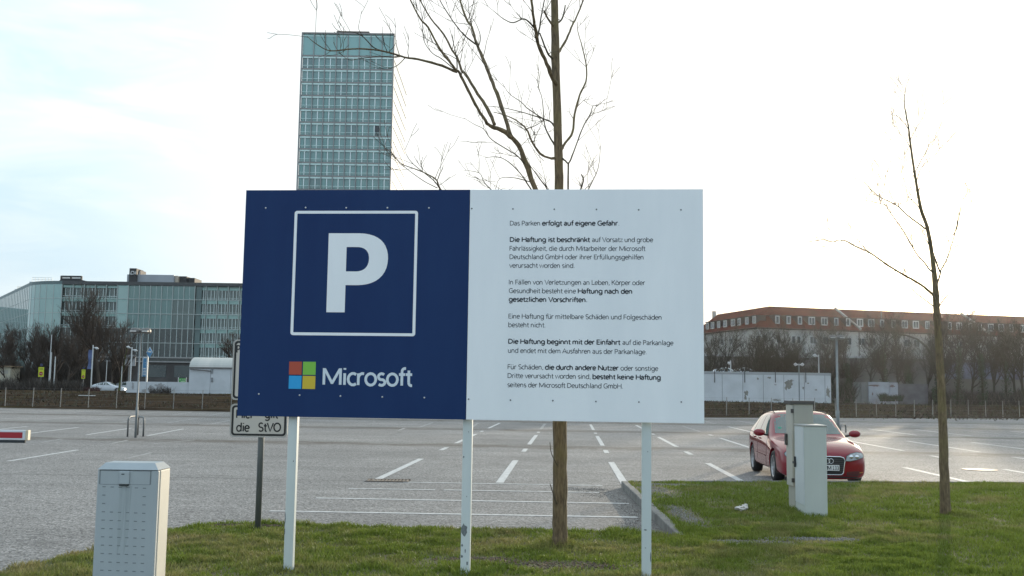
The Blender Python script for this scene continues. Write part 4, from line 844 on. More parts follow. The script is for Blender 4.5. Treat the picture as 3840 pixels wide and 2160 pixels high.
# far cars behind the verge
M_wpaint = mat('white_car_paint', (0.62, 0.66, 0.70), rough=0.3, coat=1.0)
csg = [[(1.95, 1.09), (2.5, 1.46), (2.95, 1.52), (2.95, 1.12)], [(3.03, 1.13), (3.03, 1.51), (3.6, 1.44), (4.15, 1.24), (4.0, 1.16)]]
wnd = [(-.64, 1.13), (.64, 1.13), (.55, 1.49), (-.55, 1.49)]
def far_car(px0, px1, pyb, Y, label, paint, rz, st=COUPE):
    p = at((px0 + px1) / 2, pyb, Y); o = thing('parked_car', label, 'car', (p.x, p.y, p.z), rz, 'cars parked beyond the verge')
    piv = bpy.data.objects.new('x', None); bpy.data.objects.remove(piv)
    shifted = [(s[0] - 2.4, *s[1:]) for s in st]
    sh = lambda P: [(a - 2.4, b_) for a, b_ in P]
    body, tr = make_car(o, shifted, paint, 0.36, (0.95 - 2.4, 3.75 - 2.4), [sh(P) for P in csg], wnd, detail=False)
    for s in (-1, 1):
        patch(tr, [(s * .52, .70), (s * .78, .72), (s * .80, .66), (s * .54, .64)], 'front', 'headlight', M_lamp, o, 0.01, 0.1)
        q = MB(); q.bbox(s * .98 - .09, s * .98 + .09, 1.85 - 2.4, 1.95 - 2.4, 1.06, 1.2, 0.02); q.build('mirror', paint, o, world=False)
        h = tr.ray_cast(Vector((s * 3, 2.99 - 2.4, .9)), Vector((-s, 0, 0)))[0]; q = MB(); q.box(h.x - .005, h.x + .005, 2.98 - 2.4, 3.0 - 2.4, .4, 1.08); q.build('door_seam', M_rub, body, world=False)
    return o
far_car(350, 470, 1474, 145, 'white coupe like car seen side on beside the low white wall', M_wpaint, R(90))
far_car(425, 535, 1472, 152, 'second pale car half hidden behind the white coupe', mat('silver_paint', (0.42, 0.45, 0.48), rough=0.3, coat=1.0), R(80))
far_car(-40, 82, 1432, 165, 'white car behind the cream hut at the far left', M_wpaint, R(96))
# ------------------------------------------------------------------ fence along the far edge
M_fp = mat('fence_post', (0.30, 0.285, 0.265), (0.22, 0.21, 0.195), scale=2, rough=0.6); M_wire = mat('fence_wire', (0.16, 0.155, 0.15), rough=0.6)
fen = thing('wire_fence', 'low wire mesh fence with thin grey posts along the far edge of the car park', 'fence', (0, 74.5, 0))
line = []
for i in range(len(EDGE) - 1):
    a, b_ = EDGE[i], EDGE[i + 1]; k = max(1, round((b_ - a).length / 2.02))
    for s in range(k): line.append(a.lerp(b_, s / k) + Vector((0, 0.7, 0)))
line = [p for p in line if -0.62 < p.x / p.y < 0.60]
rf = random.Random(3)
for p in line:
    q = MB(); q.tube([(p.x, p.y, 0.0), (p.x + rf.uniform(-.03, .03), p.y, 1.46 + rf.uniform(-.03, .04))], 0.028, 6); q.build('fence_post', M_fp, fen)
q = MB()
for h in (0.2, 0.62, 1.04, 1.42): q.tube([(p.x, p.y - 0.03, h) for p in line], 0.004, 3, cap=False)
q.build('wire_mesh', M_wire, fen)

# ------------------------------------------------------------------ bare trees
M_bark = mat('dark_bark', (0.050, 0.040, 0.032), (0.075, 0.060, 0.048), scale=4, rough=0.95); M_twig = mat('dark_twigs', (0.060, 0.045, 0.036), rough=0.95); M_bark2 = mat('olive_bark', (0.040, 0.036, 0.024), (0.065, 0.058, 0.038), scale=4, rough=0.95); M_twig2 = mat('olive_twigs', (0.052, 0.043, 0.031), rough=0.95); M_ivy = mat('ivy_leaf', (0.020, 0.032, 0.011), (0.035, 0.050, 0.018), scale=3, rough=0.7); M_moss = mat('mossy_bark', (0.10, 0.115, 0.025), (0.06, 0.06, 0.03), scale=1.2, rough=0.95)
def branch(mbs, p, d, ln, r, lvl, maxl, rnd, up, spread, rate, nmin=0.008):
    seg = 5 if lvl < 2 else 4; pts = [p.copy()]; rad = [r]; q = p.copy(); d = d.normalized()
    for i in range(seg):
        d = (d + Vector((rnd.uniform(-1, 1), rnd.uniform(-1, 1), rnd.uniform(-.6, 1))) * 0.16 + Vector((0, 0, up * 0.09))).normalized(); q = q + d * ln / seg; pts.append(q.copy()); rad.append(max(nmin, r * (1 - 0.75 * (i + 1) / seg)))
    mbs[0 if lvl < 1 else 1].tube(pts, rad, 6 if lvl == 0 else (4 if lvl == 1 else 3), cap=False)
    if lvl >= maxl: return
    cnt = rate[lvl]
    for k in range(cnt):
        t = rnd.uniform(0.28 if lvl else 0.30, 1.0); f = t * seg; i = min(seg - 1, int(f)); b_ = pts[i].lerp(pts[i + 1], f - i); ax = (pts[i + 1] - pts[i]).normalized()
        o = ax.orthogonal().normalized(); o = Matrix.Rotation(rnd.uniform(0, 2 * pi), 3, ax) @ o
        nd = (ax * rnd.uniform(0.65, 1.1) + o * spread * rnd.uniform(0.6, 1.2)).normalized()
        branch(mbs, b_, nd, ln * rnd.uniform(0.40, 0.68) * (1.12 - 0.45 * t), max(nmin, rad[i] * 0.62), lvl + 1, maxl, rnd, up, spread, rate, nmin)
def make_tree(name, seed, H, r, label, loc, mats, up=1.0, spread=0.8, rate=(13, 8, 6, 4), maxl=3, lean=(0, 0), ivy=0, group=None, trunk_h=0.62):
    rnd = random.Random(seed); root = thing(name, label, 'tree', loc, 0, group); a, b_ = MB(), MB()
    branch((a, b_), Vector((0, 0, -0.3)), Vector((lean[0], lean[1], 1)), H * trunk_h, r, 0, maxl, rnd, up, spread, rate, 0.011)
    a.build('trunk', mats[0], root, world=False, smooth=True, normals=False); b_.build('crown', mats[1], root, world=False, normals=False)
    if ivy:
        q = MB(); tk = [Vector(v) for v in a.v[::6]]
        for _ in range(ivy):
            h = rnd.random() ** 0.8; f = h * 4.2; i = min(len(tk) - 2, int(f)); c = tk[i].lerp(tk[i + 1], f - i) if i + 1 < len(tk) else tk[-1]
            rr = (0.62 - 0.35 * h) * rnd.uniform(0.2, 1.15) * (1 + 0.5 * noise.noise(Vector((seed, h * 6, 0)))); an_ = rnd.uniform(0, 2 * pi); p = c + Vector((rr * cos(an_), rr * sin(an_), rnd.uniform(-.2, .2))); s = rnd.uniform(.06, .13); u = Vector((rnd.uniform(-1, 1), rnd.uniform(-1, 1), rnd.uniform(-1, 1))).normalized() * s; v = u.orthogonal().normalized() * s
            q.face([p - u, p + v, p + u, p - v])
        q.build('ivy', M_ivy, root, world=False, normals=False)
    return root
# left: dark winter trees in front of the glass offices
LT = [(20, 1462, 150, 1236, 'bare dark tree furthest left, above the cream hut', 1), (92, 1465, 158, 1180, 'bare dark tree left of the first yellow stop board', 2), (150, 1466, 150, 1246, 'low bare tree behind the first yellow stop board', 3), (216, 1466, 146, 1186, 'bare tree just right of the two short white poles', 4), (284, 1470, 152, 1160, 'bare tree left of the second yellow stop board', 5), (322, 1470, 158, 1200, 'bushy bare tree behind the second yellow stop board', 6), (372, 1470, 148, 1098, 'tallest bare tree in front of the glass offices', 7), (418, 1470, 150, 1186, 'bare tree above the white coupe', 8), (872, 1450, 160, 1238, 'bare tree beside the left edge of the blue board', 10), (52, 1462, 170, 1210, 'bare tree behind the white car at the far left', 12), (186, 1466, 166, 1236, 'thin bare tree above the scrub near the white poles', 13), (255, 1468, 140, 1230, 'low twiggy tree above the scrub hedge', 14), (345, 1470, 165, 1175, 'slim bare tree left of the tallest one', 15)]
for (px, pyb, Y, pyt, lab, sd_) in LT:
    p = at(px, pyb, Y); H = (pyb - pyt) * Y / 3800; make_tree('bare_tree', sd_, H * 1.12, H * 0.017 + 0.03, lab, (p.x, p.y, p.z), (M_bark, M_twig), 1.5, 0.62 if sd_ == 7 else 0.8, (18, 11, 8, 5), 3, group='bare trees before the glass offices', trunk_h=0.72 if sd_ == 7 else 0.6)
p = at(446, 1470, 142); tr = make_tree('mossy_tree', 9, 8.6, 0.20, 'leaning tree trunk green with moss left of the billboard', (p.x, p.y, p.z), (M_moss, M_twig), 1.0, 0.6, (10, 6, 5), 2, (0.10, 0), trunk_h=0.8)
# right: trees on the railway bank
RT = [(2672, 1508, 118, 1268, 0, 'bare tree just right of the white board edge', 21), (2793, 1508, 122, 1262, 0, 'bare tree behind the white wall, left of the whip mast', 22), (2874, 1508, 119, 1252, 0, 'bare tree behind the fourth panel of the white wall', 23), (2932, 1508, 124, 1246, 0, 'bare tree behind the peeling paint of the white wall', 24), (3018, 1508, 121, 1290, 0, 'small bare tree above the right cabinets', 25), (3077, 1508, 118, 1244, 0, 'bare tree left of the right lamp post', 26), (3184, 1512, 114, 1290, 900, 'ivy covered tree at the end of the white wall', 27), (3326, 1514, 116, 1232, 800, 'ivy covered tree left of the drooping branch', 28), (3412, 1514, 114, 1300, 1300, 'short tree smothered in dark ivy', 29), (3590, 1516, 112, 1200, 700, 'large forked tree right of the near trunk', 30), (3690, 1518, 114, 1236, 900, 'ivy covered tree near the bluish wall', 31), (3778, 1518, 116, 1232, 700, 'bare tree second from the right edge', 32), (3838, 1518, 113, 1226, 0, 'bare tree at the right edge', 33), (3262, 1512, 122, 1262, 0, 'thin bare tree behind the grey broken wall', 35), (3735, 1518, 122, 1250, 0, 'slim bare tree between two ivy covered trunks', 36), (3640, 1518, 124, 1256, 0, 'slim bare tree behind the large forked one', 37), (2720, 1508, 124, 1250, 0, 'bare tree between the two leftmost stub posts', 41), (2835, 1508, 125, 1246, 0, 'bare tree behind the right of the two white cars over the wall', 42), (2985, 1508, 124, 1254, 0, 'bare tree right behind the cross armed grey pole', 43), (3130, 1512, 123, 1250, 0, 'bare tree directly behind the right lamp post', 44), (3375, 1514, 122, 1228, 0, 'tall bare tree rising over the drooping bough', 45), (3468, 1514, 121, 1236, 0, 'bare tree just left of the near trunk', 46), (3548, 1516, 121, 1226, 0, 'bare tree half hidden by the near trunk', 47), (3805, 1518, 122, 1240, 0, 'slim bare tree third from the right edge', 48)]
for (px, pyb, Y, pyt, iv, lab, sd_) in RT:
    p = at(px, pyb, Y); H = (pyb - pyt) * Y / 3800; make_tree('bank_tree', sd_, H * 1.35, H * 0.018 + 0.03, lab, (p.x, p.y, p.z), (M_bark2, M_twig2), 1.3, 0.85, (15, 9, 6, 4), 3, ivy=iv, group='bare trees on the bank', trunk_h=0.62)
# the tree with the long bough that arches over and hangs to the ground
p = at(3512, 1514, 113); dt_ = make_tree('drooping_tree', 34, 8.0, 0.20, 'bare tree behind the near trunk with one long bough drooping to the left', (p.x, p.y, p.z), (M_bark2, M_twig2), 1.2, 0.8, (13, 8, 5, 3), 3, ivy=700)
def pxline(pts, Y0, dY=0.0): return [at(x, y, Y0 + dY * i / max(1, len(pts) - 1)) for i, (x, y) in enumerate(pts)]
q = MB(); q.tube(pxline([(3512, 1400), (3492, 1330), (3475, 1300), (3440, 1272), (3400, 1258), (3358, 1252), (3330, 1278), (3290, 1312), (3240, 1354), (3205, 1384)], 113, -3), [.14, .13, .12, .11, .10, .09, .075, .065, .05, .035], 6); q.tube(pxline([(3288, 1316), (3284, 1350), (3262, 1376), (3235, 1384), (3215, 1380)], 110.8, -0.6), [.05, .045, .04, .035, .03], 5); q.build('drooping_bough', M_bark2, dt_)

# scrub and hedges: piles of fine twigs
def scrub(name, px0, px1, pyb, pyt, Y, count, mats, label, seed, kind_='stuff', depth=3.0):
    r_ = random.Random(seed); q = MB()
    for _ in range(count):
        x = r_.uniform(px0, px1); yy = Y + r_.uniform(-depth / 2, depth / 2); p = at(x, pyb, yy); hmax = (pyb - pyt) * yy / 3800 * (0.75 + 0.5 * noise.noise(Vector((x * 0.021, seed, 0.0))) + 0.2 * noise.noise(Vector((x * 0.09, seed, 5.0))))
        h = hmax * r_.uniform(0.35, 1.0); a = r_.uniform(0, 2 * pi); l = r_.uniform(0, .7) * h; w_ = r_.uniform(.012, .03)
        base_ = p + Vector((0, 0, r_.uniform(0, hmax * .4))); tp = p + Vector((cos(a) * l, sin(a) * l, h)); mid = base_.lerp(tp, .5) + Vector((r_.uniform(-.2, .2), 0, r_.uniform(-.05, .1))) * h
        m_ = r_.randrange(len(mats)); o = Vector((w_, 0, 0)); q.grid([base_ - o, base_ + o, mid - o * .7, mid + o * .7, tp], [(0, 1, 3, 2), (2, 3, 4)], m_)
    return tag(q.build(name, mats, normals=False), label, 'scrub', kind=kind_)
M_s1 = mat('scrub_brown', (0.060, 0.043, 0.032)); M_s2 = mat('scrub_dark', (0.030, 0.024, 0.019)); M_s3 = mat('scrub_grey', (0.11, 0.095, 0.078)); M_s4 = mat('scrub_red', (0.085, 0.03, 0.026)); M_s5 = mat('scrub_green', (0.035, 0.045, 0.018))
scrub('scrub_hedge', -120, 300, 1478, 1402, 132, 7500, [M_s1, M_s2, M_s2, M_s3], 'dense dark leafless hedge below the stop boards on the left', 1)
scrub('low_scrub', -150, 360, 1492, 1458, 124, 4500, [M_s2, M_s2, M_s1], 'dark low scrub on the bank in front of the left hedge', 2, depth=9)
scrub('red_scrub', 288, 372, 1478, 1438, 134, 900, [M_s4, M_s1, M_s4], 'reddish dogwood twigs behind the tail of the white coupe', 3)
scrub('wall_scrub', 560, 640, 1482, 1434, 113, 300, [M_s1, M_s2], 'thin bush growing against the low white wall', 4, depth=1)
scrub('backdrop_scrub', -200, 470, 1470, 1290, 158, 12000, [M_s1, M_s2, M_s2], 'mass of dark brown brush between the left trees', 5, depth=14)
scrub('end_scrub', 3112, 3202, 1512, 1398, 112, 1500, [M_s3, M_s1, M_s5], 'tangled climbers between the white wall and the broken wall', 6)
scrub('bank_brush', 3280, 4000, 1520, 1440, 118, 9000, [M_s1, M_s2, M_s2, M_s3], 'dark brush along the foot of the right bank', 7, depth=8)
scrub('green_bush', 3300, 3385, 1506, 1468, 111, 900, [M_s5, M_s5, M_s1], 'dark green bramble leaning on the broken white wall', 8)
scrub('bank_hedge', 2440, 3220, 1420, 1338, 128, 9000, [M_s1, M_s2, M_s2, M_s3], 'dark leafless hedge on the bank behind the white wall', 9, depth=5)

# ------------------------------------------------------------------ walls, hut and booth at the back
M_ww = mat('white_concrete', (0.58, 0.60, 0.62), (0.49, 0.51, 0.525), scale=0.6, rough=0.85); M_joint = mat('joint_grey', (0.13, 0.135, 0.14), rough=0.9); M_peel = mat('peeled_patch', (0.20, 0.19, 0.165), (0.27, 0.26, 0.235), scale=3, rough=0.95); M_cap = mat('wall_cap', (0.34, 0.35, 0.355), rough=0.8)
WY = 110.0; wl = at(2380, 1508, WY); wr_ = at(3118, 1510, WY); wt = at(2900, 1396, WY).z; wb = 0.5
ww = thing('white_wall', 'long white concrete panel wall with peeling paint on the right', 'wall', (wl.x, WY, wb))
x = wl.x; pw = at(2785, 1400, WY).x - at(2708, 1400, WY).x; off = at(2708, 1400, WY).x
xs_ = []; k = -5
while off + k * pw < wr_.x - 0.5: xs_.append(off + k * pw); k += 1
xs_.append(wr_.x)
for i in range(len(xs_) - 1):
    q = MB(); q.bbox(xs_[i] + 0.02, xs_[i + 1] - 0.02, WY, WY + 0.2, wb, wt - 0.28, 0.02); pnl = q.build('panel', M_ww, ww)
    q = MB(); q.box(xs_[i] - 0.02, xs_[i] + 0.02, WY + 0.02, WY + 0.18, wb, wt - 0.28); q.build('joint', M_joint, ww)
q = MB(); q.bbox(xs_[0], wr_.x, WY - 0.03, WY + 0.23, wt - 0.279, wt, 0.03); q.build('coping', M_cap, ww)
def blob(cx, cy, rx, ry, Y, seed, name, m, parent, k=22):
    r_ = random.Random(seed); c = at(cx, cy, Y); s = Y / 3800; ph = [r_.uniform(0.55, 1.25) for _ in range(k)]
    q = MB(); q.face([(c.x + rx * s * cos(2 * pi * i / k) * ph[i], Y - 0.006, c.z + ry * s * sin(2 * pi * i / k) * ph[i]) for i in range(k)]); return q.build(name, m, parent)
for i, (cx, cy, rx, ry) in enumerate(((2957, 1440, 14, 16), (2948, 1455, 6, 8), (2968, 1428, 8, 5), (2885, 1416, 8, 4), (2842, 1420, 5, 4), (2798, 1475, 8, 10), (2912, 1500, 16, 4), (3030, 1437, 5, 3), (3105, 1472, 8, 22), (2795, 1490, 5, 12), (3060, 1462, 5, 3), (3012, 1455, 4, 5), (2908, 1443, 5, 2))): blob(cx, cy, rx, ry, WY, i, 'peeled_patch', M_peel, ww)
# fence posts carried above that wall, mast with two horns, whip masts
def mast(px, pyb, pyt, Y, w, label, group=None, horns=None, mt=None, name='mast'):
    p = at(px, pyb, Y); o = thing(name, label, 'mast' if name == 'mast' else 'pole', p, 0, group); q = MB(); h = at(px + (pyb - pyt) * 0.0, pyt, Y).z - p.z; q.tube([(0, 0, -0.3), (0, 0, h)], [w, w * 0.8], 8); q.build('pole', mt or M_pole, o, world=False)
    for (dx_, dz_, sx_) in (horns or []):
        q = MB(); q.tube([(0, 0, h + dz_ - 0.03), (sx_ * 0.25, 0, h + dz_), (sx_ * 0.55, 0, h + dz_ + dx_), (sx_ * 0.80, 0, h + dz_ + dx_ * 1.3)], [0.05, 0.07, 0.20, 0.05], 8); q.build('floodlight', mat('flood_white', (0.55, 0.56, 0.56), rough=0.4), o, world=False)
    return o
for px in (2680, 2793, 2908, 3022): mast(px, 1424, 1388, 109.9, 0.05, 'short dark stub post standing on top of the white wall', 'stub posts on the white wall', name='stub_post', mt=mat('dark_steel', (0.05, 0.05, 0.05), rough=0.6))
mast(2998, 1507, 1362, 109, 0.075, 'grey pole with a small cross arm in front of the white wall', horns=[(0.02, -0.15, -0.7), (0.02, -0.15, 0.7)])
mast(2740, 1400, 1352, 112, 0.07, 'white spike with a small floodlight behind the white wall', horns=[(-0.1, -0.2, -0.4)], mt=mat('flood_white', (0.55, 0.56, 0.56), rough=0.4))
mast(3071, 1400, 1330, 113, 0.07, 'white mast with one floodlight left of the right lamp post', horns=[(0.08, -0.15, -0.8)], mt=mat('flood_white', (0.55, 0.56, 0.56), rough=0.4))
for (cx, w_, lab) in ((2731, 28, 'left of two white cars showing their roofs over the wall'), (2805, 30, 'right of two white cars showing their roofs over the wall')):
    far_car(cx - w_, cx + w_, 1427, 125, lab, M_wpaint, R(90))
# broken grey and white wall
by0 = at(3200, 1512, 113); bt = at(3260, 1434, 113).z
bw = thing('broken_wall', 'short stained concrete wall, grey at its left end and white at its right', 'wall', (by0.x, 113, 0.5))
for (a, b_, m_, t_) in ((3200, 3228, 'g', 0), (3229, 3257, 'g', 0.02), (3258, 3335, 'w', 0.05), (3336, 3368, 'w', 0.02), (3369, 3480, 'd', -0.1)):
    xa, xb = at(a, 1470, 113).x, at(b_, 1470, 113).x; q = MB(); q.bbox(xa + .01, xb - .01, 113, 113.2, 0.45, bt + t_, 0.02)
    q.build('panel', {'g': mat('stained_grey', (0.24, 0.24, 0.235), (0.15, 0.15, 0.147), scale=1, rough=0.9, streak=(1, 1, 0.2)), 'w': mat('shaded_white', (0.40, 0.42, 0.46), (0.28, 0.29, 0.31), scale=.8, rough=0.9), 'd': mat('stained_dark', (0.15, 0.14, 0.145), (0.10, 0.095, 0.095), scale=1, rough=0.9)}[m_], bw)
for i, (cx, cy, rx, ry) in enumerate(((3272, 1477, 3, 6), (3280, 1446, 22, 4), (3345, 1448, 12, 5))): blob(cx, cy, rx, ry, 112.99, 40 + i, 'stain', mat('brick_stain', (0.15, 0.10, 0.085)), bw)
# railway retaining wall
rz = at(3400, 1346, 130).z; rx0, rx1 = at(2300, 1400, 130).x, at(4200, 1400, 130).x
rw = thing('retaining_wall', 'long grey brown concrete retaining wall below the red roofed house', 'wall', (rx0, 130, 0.4))
q = MB(); q.box(rx0, rx1, 130, 131, 0.4, rz); q.build('wall', mat('retaining_concrete', (0.125, 0.115, 0.105), (0.175, 0.162, 0.148), scale=0.25, rough=0.95), rw); q = MB(); q.bbox(rx0, rx1, 129.9, 131.1, rz + .001, rz + .25, .03); q.build('coping', M_cap, rw)
for (xa, xb) in ((3545, 3900),):
    a, b_ = at(xa, 1358, 129.5), at(xb, 1425, 129.5); q = MB(); q.box(a.x, b_.x, 129.97, 129.985, b_.z, a.z); q.build('painted_band', mat('bluish_band', (0.20, 0.205, 0.26), (0.10, 0.10, 0.12), scale=0.9, rough=0.9), rw)
# low white wall, booth with a rounded roof (left)
LYY = 115.0; a, b_ = at(472, 1478, LYY), at(710, 1478, LYY); lt_ = at(590, 1432, LYY).z
lw = thing('low_white_wall', 'low white wall with faint stains right of the white coupe', 'wall', (a.x, LYY, 0.4)); segs = [472, 549, 628, 709]
for i in range(3):
    xa, xb = at(segs[i], 1460, LYY).x, at(segs[i + 1], 1460, LYY).x; q = MB(); q.bbox(xa + .015, xb - .015, LYY, LYY + .2, .4, lt_, .02); q.build('panel', M_ww, lw)
for i, (cx, cy, rx, ry) in enumerate(((498, 1448, 5, 14), (565, 1455, 10, 12), (600, 1450, 18, 14), (540, 1465, 8, 8))): blob(cx, cy, rx, ry, LYY - .004, 60 + i, 'stain', mat('wall_stain', (0.27, 0.26, 0.25), (0.36, 0.37, 0.38), scale=2), lw)
a, b_ = at(711, 1476, LYY), at(1010, 1476, LYY); ez = at(780, 1378, LYY).z; tz = at(780, 1339, LYY).z
bo_ = thing('white_booth', 'white flat walled booth with a rounded metal roof beside the blue board', 'building', (a.x, LYY, .4))
xs2 = [711, 791, 867, 940, 1010]
for i in range(4):
    xa, xb = at(xs2[i], 1430, LYY).x, at(xs2[i + 1], 1430, LYY).x; q = MB(); q.bbox(xa + .012, xb - .012, LYY - .3, LYY + .0, .5, ez, .02); q.build('wall_panel', M_ww, bo_)
q = MB(); q.box(a.x + .05, b_.x - .05, LYY + .005, LYY + 4, .4, ez - .01); q.build('body', M_ww, bo_)
q = MB(); prof = [(LYY - .35, ez)] + [(LYY - .35 + 2.2 - 2.2 * cos(t_), ez + (tz - ez) * sin(t_)) for t_ in [pi / 2 * i / 7 for i in range(1, 8)]] + [(LYY + 4, tz - .1), (LYY + 4, ez)]
q.grid([(x_, y_, z_) for x_ in (a.x - .05, b_.x) for y_, z_ in prof], [(i, i + 1, i + 1 + len(prof), i + len(prof)) for i in range(len(prof) - 1)] + [tuple(range(len(prof))), tuple(range(len(prof), 2 * len(prof)))]); q.build('roof', mat('roof_zinc', (0.40, 0.41, 0.38), (0.52, 0.50, 0.46), scale=0.6, rough=0.35, metal=0.3, streak=(1.4, 0.1, 0.1)), bo_)
q = MB(); q.box(a.x - .08, b_.x, LYY - .42, LYY - .352, ez - .12, ez + .02); q.tube([at(712, 1384, LYY - .5), at(790, 1391, LYY - .5)], .06, 6); q.build('gutter', mat('gutter_grey', (0.14, 0.13, 0.125), rough=0.6), bo_)
for yy_ in (1392, 1424): p = at(794, yy_, LYY - .4); q = MB(); q.bbox(p.x - .1, p.x + .12, LYY - .42, LYY - .305, p.z - .25, p.z + .25, .03); q.build('wall_lamp', mat('lamp_grey2', (0.22, 0.23, 0.24), rough=0.5), bo_)
# cream hut at the far left
a = at(-60, 1430, 150); b_ = at(40, 1376, 150)
hu = thing('cream_hut', 'cream coloured hut with a thin red brown roof at the far left', 'hut', (a.x, 150, 0.6)); q = MB(); q.bbox(a.x, b_.x, 150, 153, .6, b_.z, .03); wl_ = q.build('wall', mat('cream_wall', (0.60, 0.56, 0.44), rough=0.8), hu); q = MB(); q.bbox(a.x - .3, b_.x + .25, 149.7, 153.3, b_.z + .001, b_.z + .14, .03); q.build('roof', mat('hut_roof', (0.40, 0.30, 0.20), rough=0.8), hu)
c = at(5, 1388, 150); d_ = at(30, 1402, 150); q = MB(); q.box(c.x, d_.x, 149.96, 149.99, d_.z, c.z); q.build('window', mat('hut_blind', (0.50, 0.48, 0.42), rough=0.7), wl_)

# ------------------------------------------------------------------ signs, poles and flags on the left
M_pw = mat('pole_white', (0.58, 0.60, 0.60), rough=0.5)
mast(183, 1440, 1255, 140, .07, 'tall thin pole left of the short white poles', name='pole', mt=M_pw)
mast(186, 1440, 1321, 139, .11, 'left of the two short white poles', 'short white poles', name='pole', mt=M_pw); mast(202, 1440, 1337, 139, .09, 'right of the two short white poles', 'short white poles', name='pole', mt=M_pw)
mast(453, 1470, 1374, 140, .06, 'thin pale pole below the mossy trunk', name='pole', mt=M_pw); mast(397, 1436, 1352, 142, .06, 'thin pale pole above the white coupe', name='pole', mt=M_pw)
def pole_lamp(px, pyb, pyt, label, dirs):
    return mast(px, pyb, pyt, 138, .10, label, horns=[(-0.10 if s > 0 else 0.12, -0.35 if s > 0 else -0.1, s * 0.95) for s in dirs], mt=M_pw)
fl = pole_lamp(341, 1450, 1294, 'white pole with one floodlight and a hanging blue banner', (1,)); pole_lamp(488, 1442, 1302, 'white pole with two small floodlights before the billboard', (-1, 1))
p = at(331, 1390, 138); q = MB(); k = 8
q.grid([(p.x + sx_ * (.25 + .06 * sin(i)) + .15, 138 + .05 * sin(i * 1.3), lerp(at(331, 1312, 138).z, at(331, 1384, 138).z, i / k)) for i in range(k + 1) for sx_ in (-1, 1)], [(2 * i, 2 * i + 1, 2 * i + 3, 2 * i + 2) for i in range(k)])
o = q.build('banner', mat('banner_blue', (0.06, 0.085, 0.20), (0.10, 0.14, 0.27), scale=1.5, rough=0.7), fl)
def stop_board(px0, px1, py0, py1, label):
    Y = 137; a = at(px0, py1, Y); b_ = at(px1, py0, Y); o = thing('stop_board', label, 'sign', ((a.x + b_.x) / 2, Y, .5), 0, 'yellow stop boards'); cx_ = (a.x + b_.x) / 2; w_ = (b_.x - a.x) / 2
    q = MB(); q.tube([(cx_, Y + .05, .4), (cx_, Y + .05, b_.z)], .05, 6); q.build('post', M_pole, o); q = MB(); q.bbox(a.x, b_.x, Y - .04, Y, a.z, b_.z, .01); bd = q.build('board', mat('board_yellow', (0.50, 0.55, 0.03), rough=0.6), o)
    zc_ = a.z + w_ * 1.15; q = MB(); q.face([(cx_ + w_ * .74 * cos(pi / 8 + pi / 4 * i), Y - .043, zc_ + w_ * .74 * sin(pi / 8 + pi / 4 * i)) for i in range(8)]); dsk = q.build('stop_octagon', mat('stop_red', (0.30, 0.015, 0.02), rough=0.6), bd)
    q = MB(); put_text(q, 'STOP', cx_ - w_ * .52, cx_ + w_ * .52, zc_ - w_ * .18, w_ * .36, Y - .046, .16); q.build('lettering', mat('stop_white', (0.55, 0.5, 0.5), rough=0.6), dsk)
    q = MB(); zt_ = b_.z - w_ * .75
    for s in (-1, 0, 1): q.box(cx_ + s * w_ * .45 - w_ * .1, cx_ + s * w_ * .45 + w_ * .12, Y - .044, Y - .041, zt_ - w_ * .1, zt_ + w_ * .28)
    q.build('pictogram', M_rub, bd)
    q = MB(); q.lathe([(w_ * .55, 0), (w_ * .55, .03)], 20, 0, Matrix.Translation((cx_, Y, b_.z + w_ * .8)) @ Matrix.Rotation(pi / 2, 4, 'X')); q.build('round_sign', mat('round_blue', (0.03, 0.035, 0.09), rough=0.5), o)
stop_board(143, 166, 1377, 1413, 'yellow board with a red stop octagon, the left one'); stop_board(305, 321, 1386, 1420, 'yellow board with a red stop octagon, the narrower right one')
# billboard, blue pylon, rhombus, green sign
a, b_ = at(458, 1372, 150), at(509, 1331, 150); bi = thing('billboard', 'tilted pale grey billboard behind bare twigs', 'billboard', ((a.x + b_.x) / 2, 150, .6)); q = MB(); q.bbox(a.x, b_.x, 150, 150.15, a.z, b_.z, .03); q.build('board', mat('billboard_grey', (0.40, 0.41, 0.42), (0.30, 0.31, 0.32), scale=.8, rough=0.7), bi); q = MB()
q.tube([((a.x + b_.x) / 2, 150.2, .4), ((a.x + b_.x) / 2, 150.2, b_.z)], .1, 6); q.build('post', M_pole, bi)
M_pb = mat('pylon_blue', (0.05, 0.20, 0.38), rough=0.45); M_pb2 = mat('pylon_light', (0.42, 0.55, 0.66), rough=0.45)
Y = 139; a, b_ = at(534, 1412, Y), at(552, 1338, Y); py_ = thing('blue_pylon', 'narrow blue price pylon with rows of white lines on white posts', 'sign', (a.x, Y, .6)); q = MB(); q.bbox(a.x, b_.x, Y, Y + .25, a.z, b_.z, .03); bd = q.build('panel', M_pb, py_)
for k, (f0, f1, w0, w1) in enumerate(((.93, .99, .1, .9), (.70, .71, .45, .8), (.58, .59, .45, .8), (.38, .43, .15, .75), (.31, .335, .2, .9), (.22, .26, .1, .9), (.15, .17, .2, .8), (.08, .11, .2, .9))):
    q = MB(); q.box(lerp(a.x, b_.x, w0), lerp(a.x, b_.x, w1), Y - .012, Y - .004, lerp(a.z, b_.z, f0), lerp(a.z, b_.z, f1)); q.build('white_line', M_plw, bd)
c = at(549, 1430, Y); q = MB(); q.bbox(b_.x + .01, b_.x + .13, Y, Y + .2, .5, b_.z + .1, .02); q.build('post', M_pw, py_); q = MB(); q.bbox(a.x - .1, a.x - .01, Y, Y + .2, a.z, b_.z, .02); q.build('side_trim', M_pw, py_)
